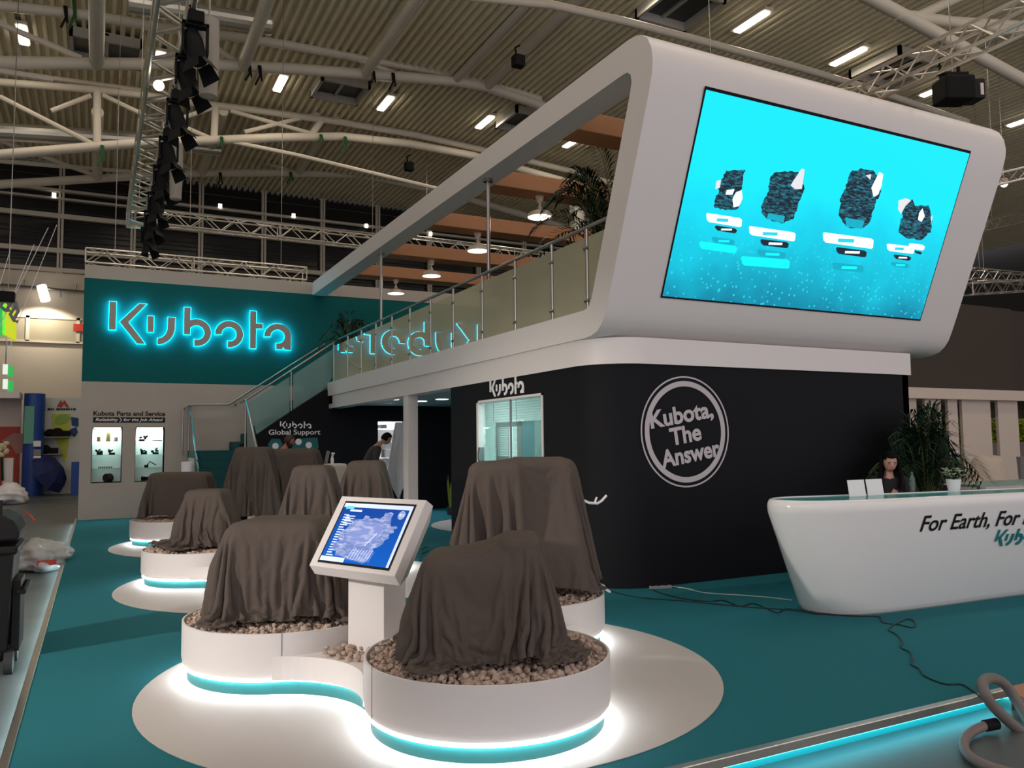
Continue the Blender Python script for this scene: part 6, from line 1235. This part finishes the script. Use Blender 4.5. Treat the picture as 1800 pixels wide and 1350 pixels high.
mb = MB(); mb.prism([(0, 0), (.4, .3), (.8, .25), (.95, .05), (.7, -.1), (.75, -.45), (.5, -.5), (.35, -.2)], at_y(2, 775, FYL + .28), X, Z, Y * .015); obj('map_print', mb, mat('map_gray', (.40, .20, .17), .6), rp)
c_ = at_y(6, 805, FYL - 1.5); d_ = at_y(22, 855, FYL - 1.5); mb = MB(); mb.bx(c_.x, d_.x, FYL - 1.6, FYL - 1.2, FL, c_.z); obj('white_pedestal', mb, M['white'], label='slim white pedestal in front of the red map wall', cat='pedestal')
t = thing('flowers', 'pale flowers at the left edge in front of the red map wall', 'flowers', at_y(6, 800, FYL - 1.7)); mb = MB(); 
for k in range(12): mb.ball(at_y(rng.uniform(-2, 12), rng.uniform(778, 800), FYL - 1.7), .09, 8, 6)
obj('blossom', mb, mat('cream_blossom', (.65, .6, .4), .6), t)
mb = MB(); mb.tube([at_y(3, 800, FYL - 1.7), at_y(4, 845, FYL - 1.7)], .05, 6); obj('stem', mb, M['leaf'], t)
# white stand wall with emblem, lime map, umbrella
t = thing('poster_wall', 'pale poster wall with red emblem, lime map and navy umbrella print area', 'wall', at_y(105, 850, FYL + .6)); yw_ = FYL + .6
a, b = at_y(76, 699, yw_), at_y(150, 850, yw_); mb = MB(); mb.bx(a.x, b.x, yw_, yw_ + .1, FL, a.z); obj('panel', mb, mat('poster_gray', (.58, .60, .55), .5), t)
G = lambda pts: [(p.x, p.z) for p in (at_y(x, y, yw_) for x, y in pts)]
mb = MB(); mb.prism(G([(100, 715), (107, 703), (110, 709), (113, 703), (122, 716), (116, 716), (113, 710), (109, 716)]), (0, yw_ - .01, 0), X, Z, -Y * .02); obj('red_emblem', mb, M['red'], t)
mb = MB()
for k, (x0, x1) in enumerate(((84, 89), (90, 92), (93, 95), (99, 105), (106, 110), (111, 115), (116, 120), (121, 123), (125, 127), (129, 133))): mb.prism(G([(x0, 717.5), (x1, 717.8), (x1, 721), (x0, 720.8)]), (0, yw_ - .01, 0), X, Z, -Y * .02)
obj('lettering', mb, M['blackp'], t)
mb = MB(); mb.prism(G([(92, 727), (124, 727), (122, 770), (118, 800), (114, 812), (110, 808), (108, 790), (100, 778), (93, 765)]), (0, yw_ - .01, 0), X, Z, -Y * .02); obj('lime_map', mb, mat('lime_print', (.50, .55, .06), .6), t)
mb = MB(); mb.prism(G([(97, 735), (106, 729), (118, 728), (124, 735), (118, 742), (106, 747), (98, 745)]), (0, yw_ - .03, 0), X, Z, -Y * .02); obj('green_map', mb, mat('green_print', (.25, .40, .08), .6), t)
mb = MB(); mb.prism(G([(125, 733), (138, 735), (138, 750), (126, 748)]), (0, yw_ - .01, 0), X, Z, -Y * .02); mb.prism(G([(123, 755), (134, 750), (137, 760), (132, 768), (124, 764)]), (0, yw_ - .01, 0), X, Z, -Y * .02); obj('blue_print', mb, mat('dark_blue_print', (.02, .05, .18), .6), t)
for k, (x, y) in enumerate(((88, 762), (101, 760), (79, 790))):
    q = at_y(x, y, yw_ - .34); mb = MB(); mb.ball(q, .2, 12, 8, sc=(1, .6, .9)); mb.ob(q + V((.25, 0, -.05)), X, Y, Z, .4, .3, .22); obj('display_pump', mb, M['dark'], label=('dark machine part on the upper left shelf of the poster wall', 'dark machine part on the upper right shelf of the poster wall', 'dark machine part on the lower shelf of the poster wall')[k], cat='machine part')
for py, x0, x1 in ((768, 76, 122), (798, 76, 110)): a, b = at_y(x0, py, yw_), at_y(x1, py, yw_); mb = MB(); mb.bx(a.x, b.x, yw_ - .6, yw_, a.z - .04, a.z); obj('shelf', mb, M['grayp'], t)
c = at_y(93, 828, yw_ - 1.0); t = thing('umbrella', 'open navy umbrella lying on the floor before the poster wall', 'umbrella', c); mb = MB(); ax_ = V((.75, -.45, .45)).normalized(); mb.lathe(c - ax_ * .2, [(0, .5), (.3, .45), (.62, .28), (.85, 0), (.83, 0), (.6, .26), (.28, .43), (0, .48)], 8, axis=ax_); obj('canopy', mb, M['navy'], t); mb = MB(); mb.tube([c - ax_ * .7, c + ax_ * .4], .02, 6); obj('shaft', mb, M['steel'], t)
a, b = at_y(126, 812, yw_ - .8), at_y(140, 848, yw_ - .8); mb = MB(); mb.bx(a.x, b.x, yw_ - 1.2, yw_ - .5, FL, a.z); obj('blue_box', mb, M['blue'], label='low blue box beside the teal sign wall, far down the aisle', cat='box')

# ------------------------------------------------------------------ right: neighbouring brown stand
RY = 14.0
t = thing('brown_stand', 'neighbour stand with brown upper block on pale pillars', 'stand', (21, RY, FL))
a, b = at_y(1560, 510, RY), at_y(1785, 690, RY)
mb = MB(); mb.bx(a.x, b.x, RY, RY + 9, 2.98, 5.36); obj('brown_block', mb, M['brown'], t)
mb = MB(); mb.bx(a.x, b.x + .05, RY - .25, RY + 9, 2.70, 2.98); obj('ledge', mb, M['cream'], t)
for k, (x0, x1) in enumerate(((1597, 1612), (1627, 1655), (1667, 1684), (1692, 1742), (1755, 1790))):
    p, q = at_y(x0, 760, RY), at_y(x1, 760, RY); mb = MB(); mb.bx(p.x, q.x, RY - .02, RY + .06, FL, 2.70); obj('pillar', mb, M['cream'], t)
mb = MB(); mb.bx(a.x, b.x + 8, RY + 4.0, RY + 4.2, FL, 2.70); obj('rear_wall', mb, mat('brown_rear', (.10, .075, .06), .7), t)
mb = MB(); mb.bx(b.x, b.x + 10, RY + .3, RY + .5, 2.98, 5.4); mb.bx(b.x, b.x + 10, RY - .1, RY + .5, 2.70, 2.98); obj('side_block', mb, M['brown'], t)
mb = MB()
p, q = at_y(1600, 735, RY + 2.2), at_y(1850, 775, RY + 2.2)
hb_ = MB(); r = np.random.default_rng(3)
for k in range(2600):
    c = V((r.uniform(p.x, q.x), RY + 2.2 + r.uniform(-.25, .15), r.uniform(q.z, p.z))); d = V(r.normal(size=3)).normalized(); e = d.orthogonal().normalized() * .05; d *= .09; hb_.add([c - d, c + e, c + d, c - e], [(0, 1, 2, 3)])
obj('hedge', hb_, M['hedge'], label='bright green hedge seen between the pale pillars', cat='hedge', kind='stuff')
mb = MB(); mb.bx(p.x, q.x, RY + 1.9, RY + 2.5, FL, q.z - .02); obj('hedge_planter', mb, mat('planter_gray', (.22, .18, .15), .7), label='gray-brown planter wall carrying the hedge', cat='planter')
# covered machine
c = at_y(1738, 852, 12.0); t = None
mb = MB(); r = np.random.default_rng(8); nx, ny = 40, 22; w, h = .62, .62; vs = []
for side in range(1):
    for i in range(ny + 1):
        s = i / ny; z = c.z + h * (1 - s); rr = .60 + .40 * s ** .7
        for k in range(nx):
            a_ = 2 * PI * k / nx; f_ = 1 + .07 * s * math.sin(7 * a_ + 2 * math.sin(3 * a_)); pk = .10 * math.exp(-((math.cos(a_)) / .5) ** 2) * (1 - s) * 2
            vs.append((c.x + w * rr * math.cos(a_) * f_, 12.0 + .4 * rr * math.sin(a_) * f_, z + (.06 * math.cos(2 * a_) if s < .3 else 0)))
vs.append((c.x, 12.0, c.z + h + .09))
fs = [(i * nx + k, i * nx + (k + 1) % nx, (i + 1) * nx + (k + 1) % nx, (i + 1) * nx + k) for i in range(ny) for k in range(nx)] + [(len(vs) - 1, (k + 1) % nx, k) for k in range(nx)]
mb.add(vs, fs); obj('dust_sheet', mb, M['creamc'], label='cream dust sheet over a machine among the pale pillars', cat='dust cover', smooth=180)
mb = MB(); mb.bx(c.x - .75, c.x + .75, 11.6, 12.4, FL, c.z); obj('machine_base', mb, M['cream'], label='pale base block under the cream dust sheet', cat='base')
a, b = at_y(1703, 852, 9.0), at_y(1800, 852, 9.0); t = thing('low_table', 'pale green topped table beyond the counter at the right edge', 'table', ((a.x + b.x) / 2, 9, 0)); mb = MB(); mb.bx(a.x, b.x + 1, 8.8, 9.6, a.z - .04, a.z); obj('table_top', mb, mat('greenish_top', (.22, .36, .34), .3), t)
for x in (a.x + .05, b.x + .9):
    for y in (8.85, 9.5): mb = MB(); mb.bx(x - .025, x + .025, y - .025, y + .025, 0, a.z - .04); obj('leg', mb, M['grayp'], t)
a, b = at_y(1592, 760, 9.2), at_y(1668, 760, 9.2); mb = MB(); mb.bx(a.x, b.x, 9.2, 9.3, 0, 1.71); obj('dark_partition', mb, M['black'], label='dark gray partition behind the big palm', cat='partition')
a = at_y(1642, 850, 8.0); t = thing('white_rack', 'thin white rail rack behind the palm', 'rack', (a.x, 8.0, 0)); mb = MB(); b = at_y(1668, 855, 8.0); mb.tube([(a.x, 8, 0), (a.x, 8, a.z + .08)], .012, 6); mb.tube([(b.x, 8, 0), (b.x, 8, b.z)], .012, 6); mb.tube([(a.x, 8, a.z - .02), (b.x, 8, a.z - .02)], .012, 6); obj('rail', mb, M['paper'], t)
a = at_y(1797, 825, 12.0); mb = MB(); mb.tube([(a.x, 12, FL), (a.x, 12, .5), (a.x + .05, 12, a.z + .3)], .12, 10, radii=[.05, .08, .14]); obj('dark_machine', mb, M['grayp'], label='dark machine part cut by the right picture edge', cat='machine')
SC.frame_set(1)
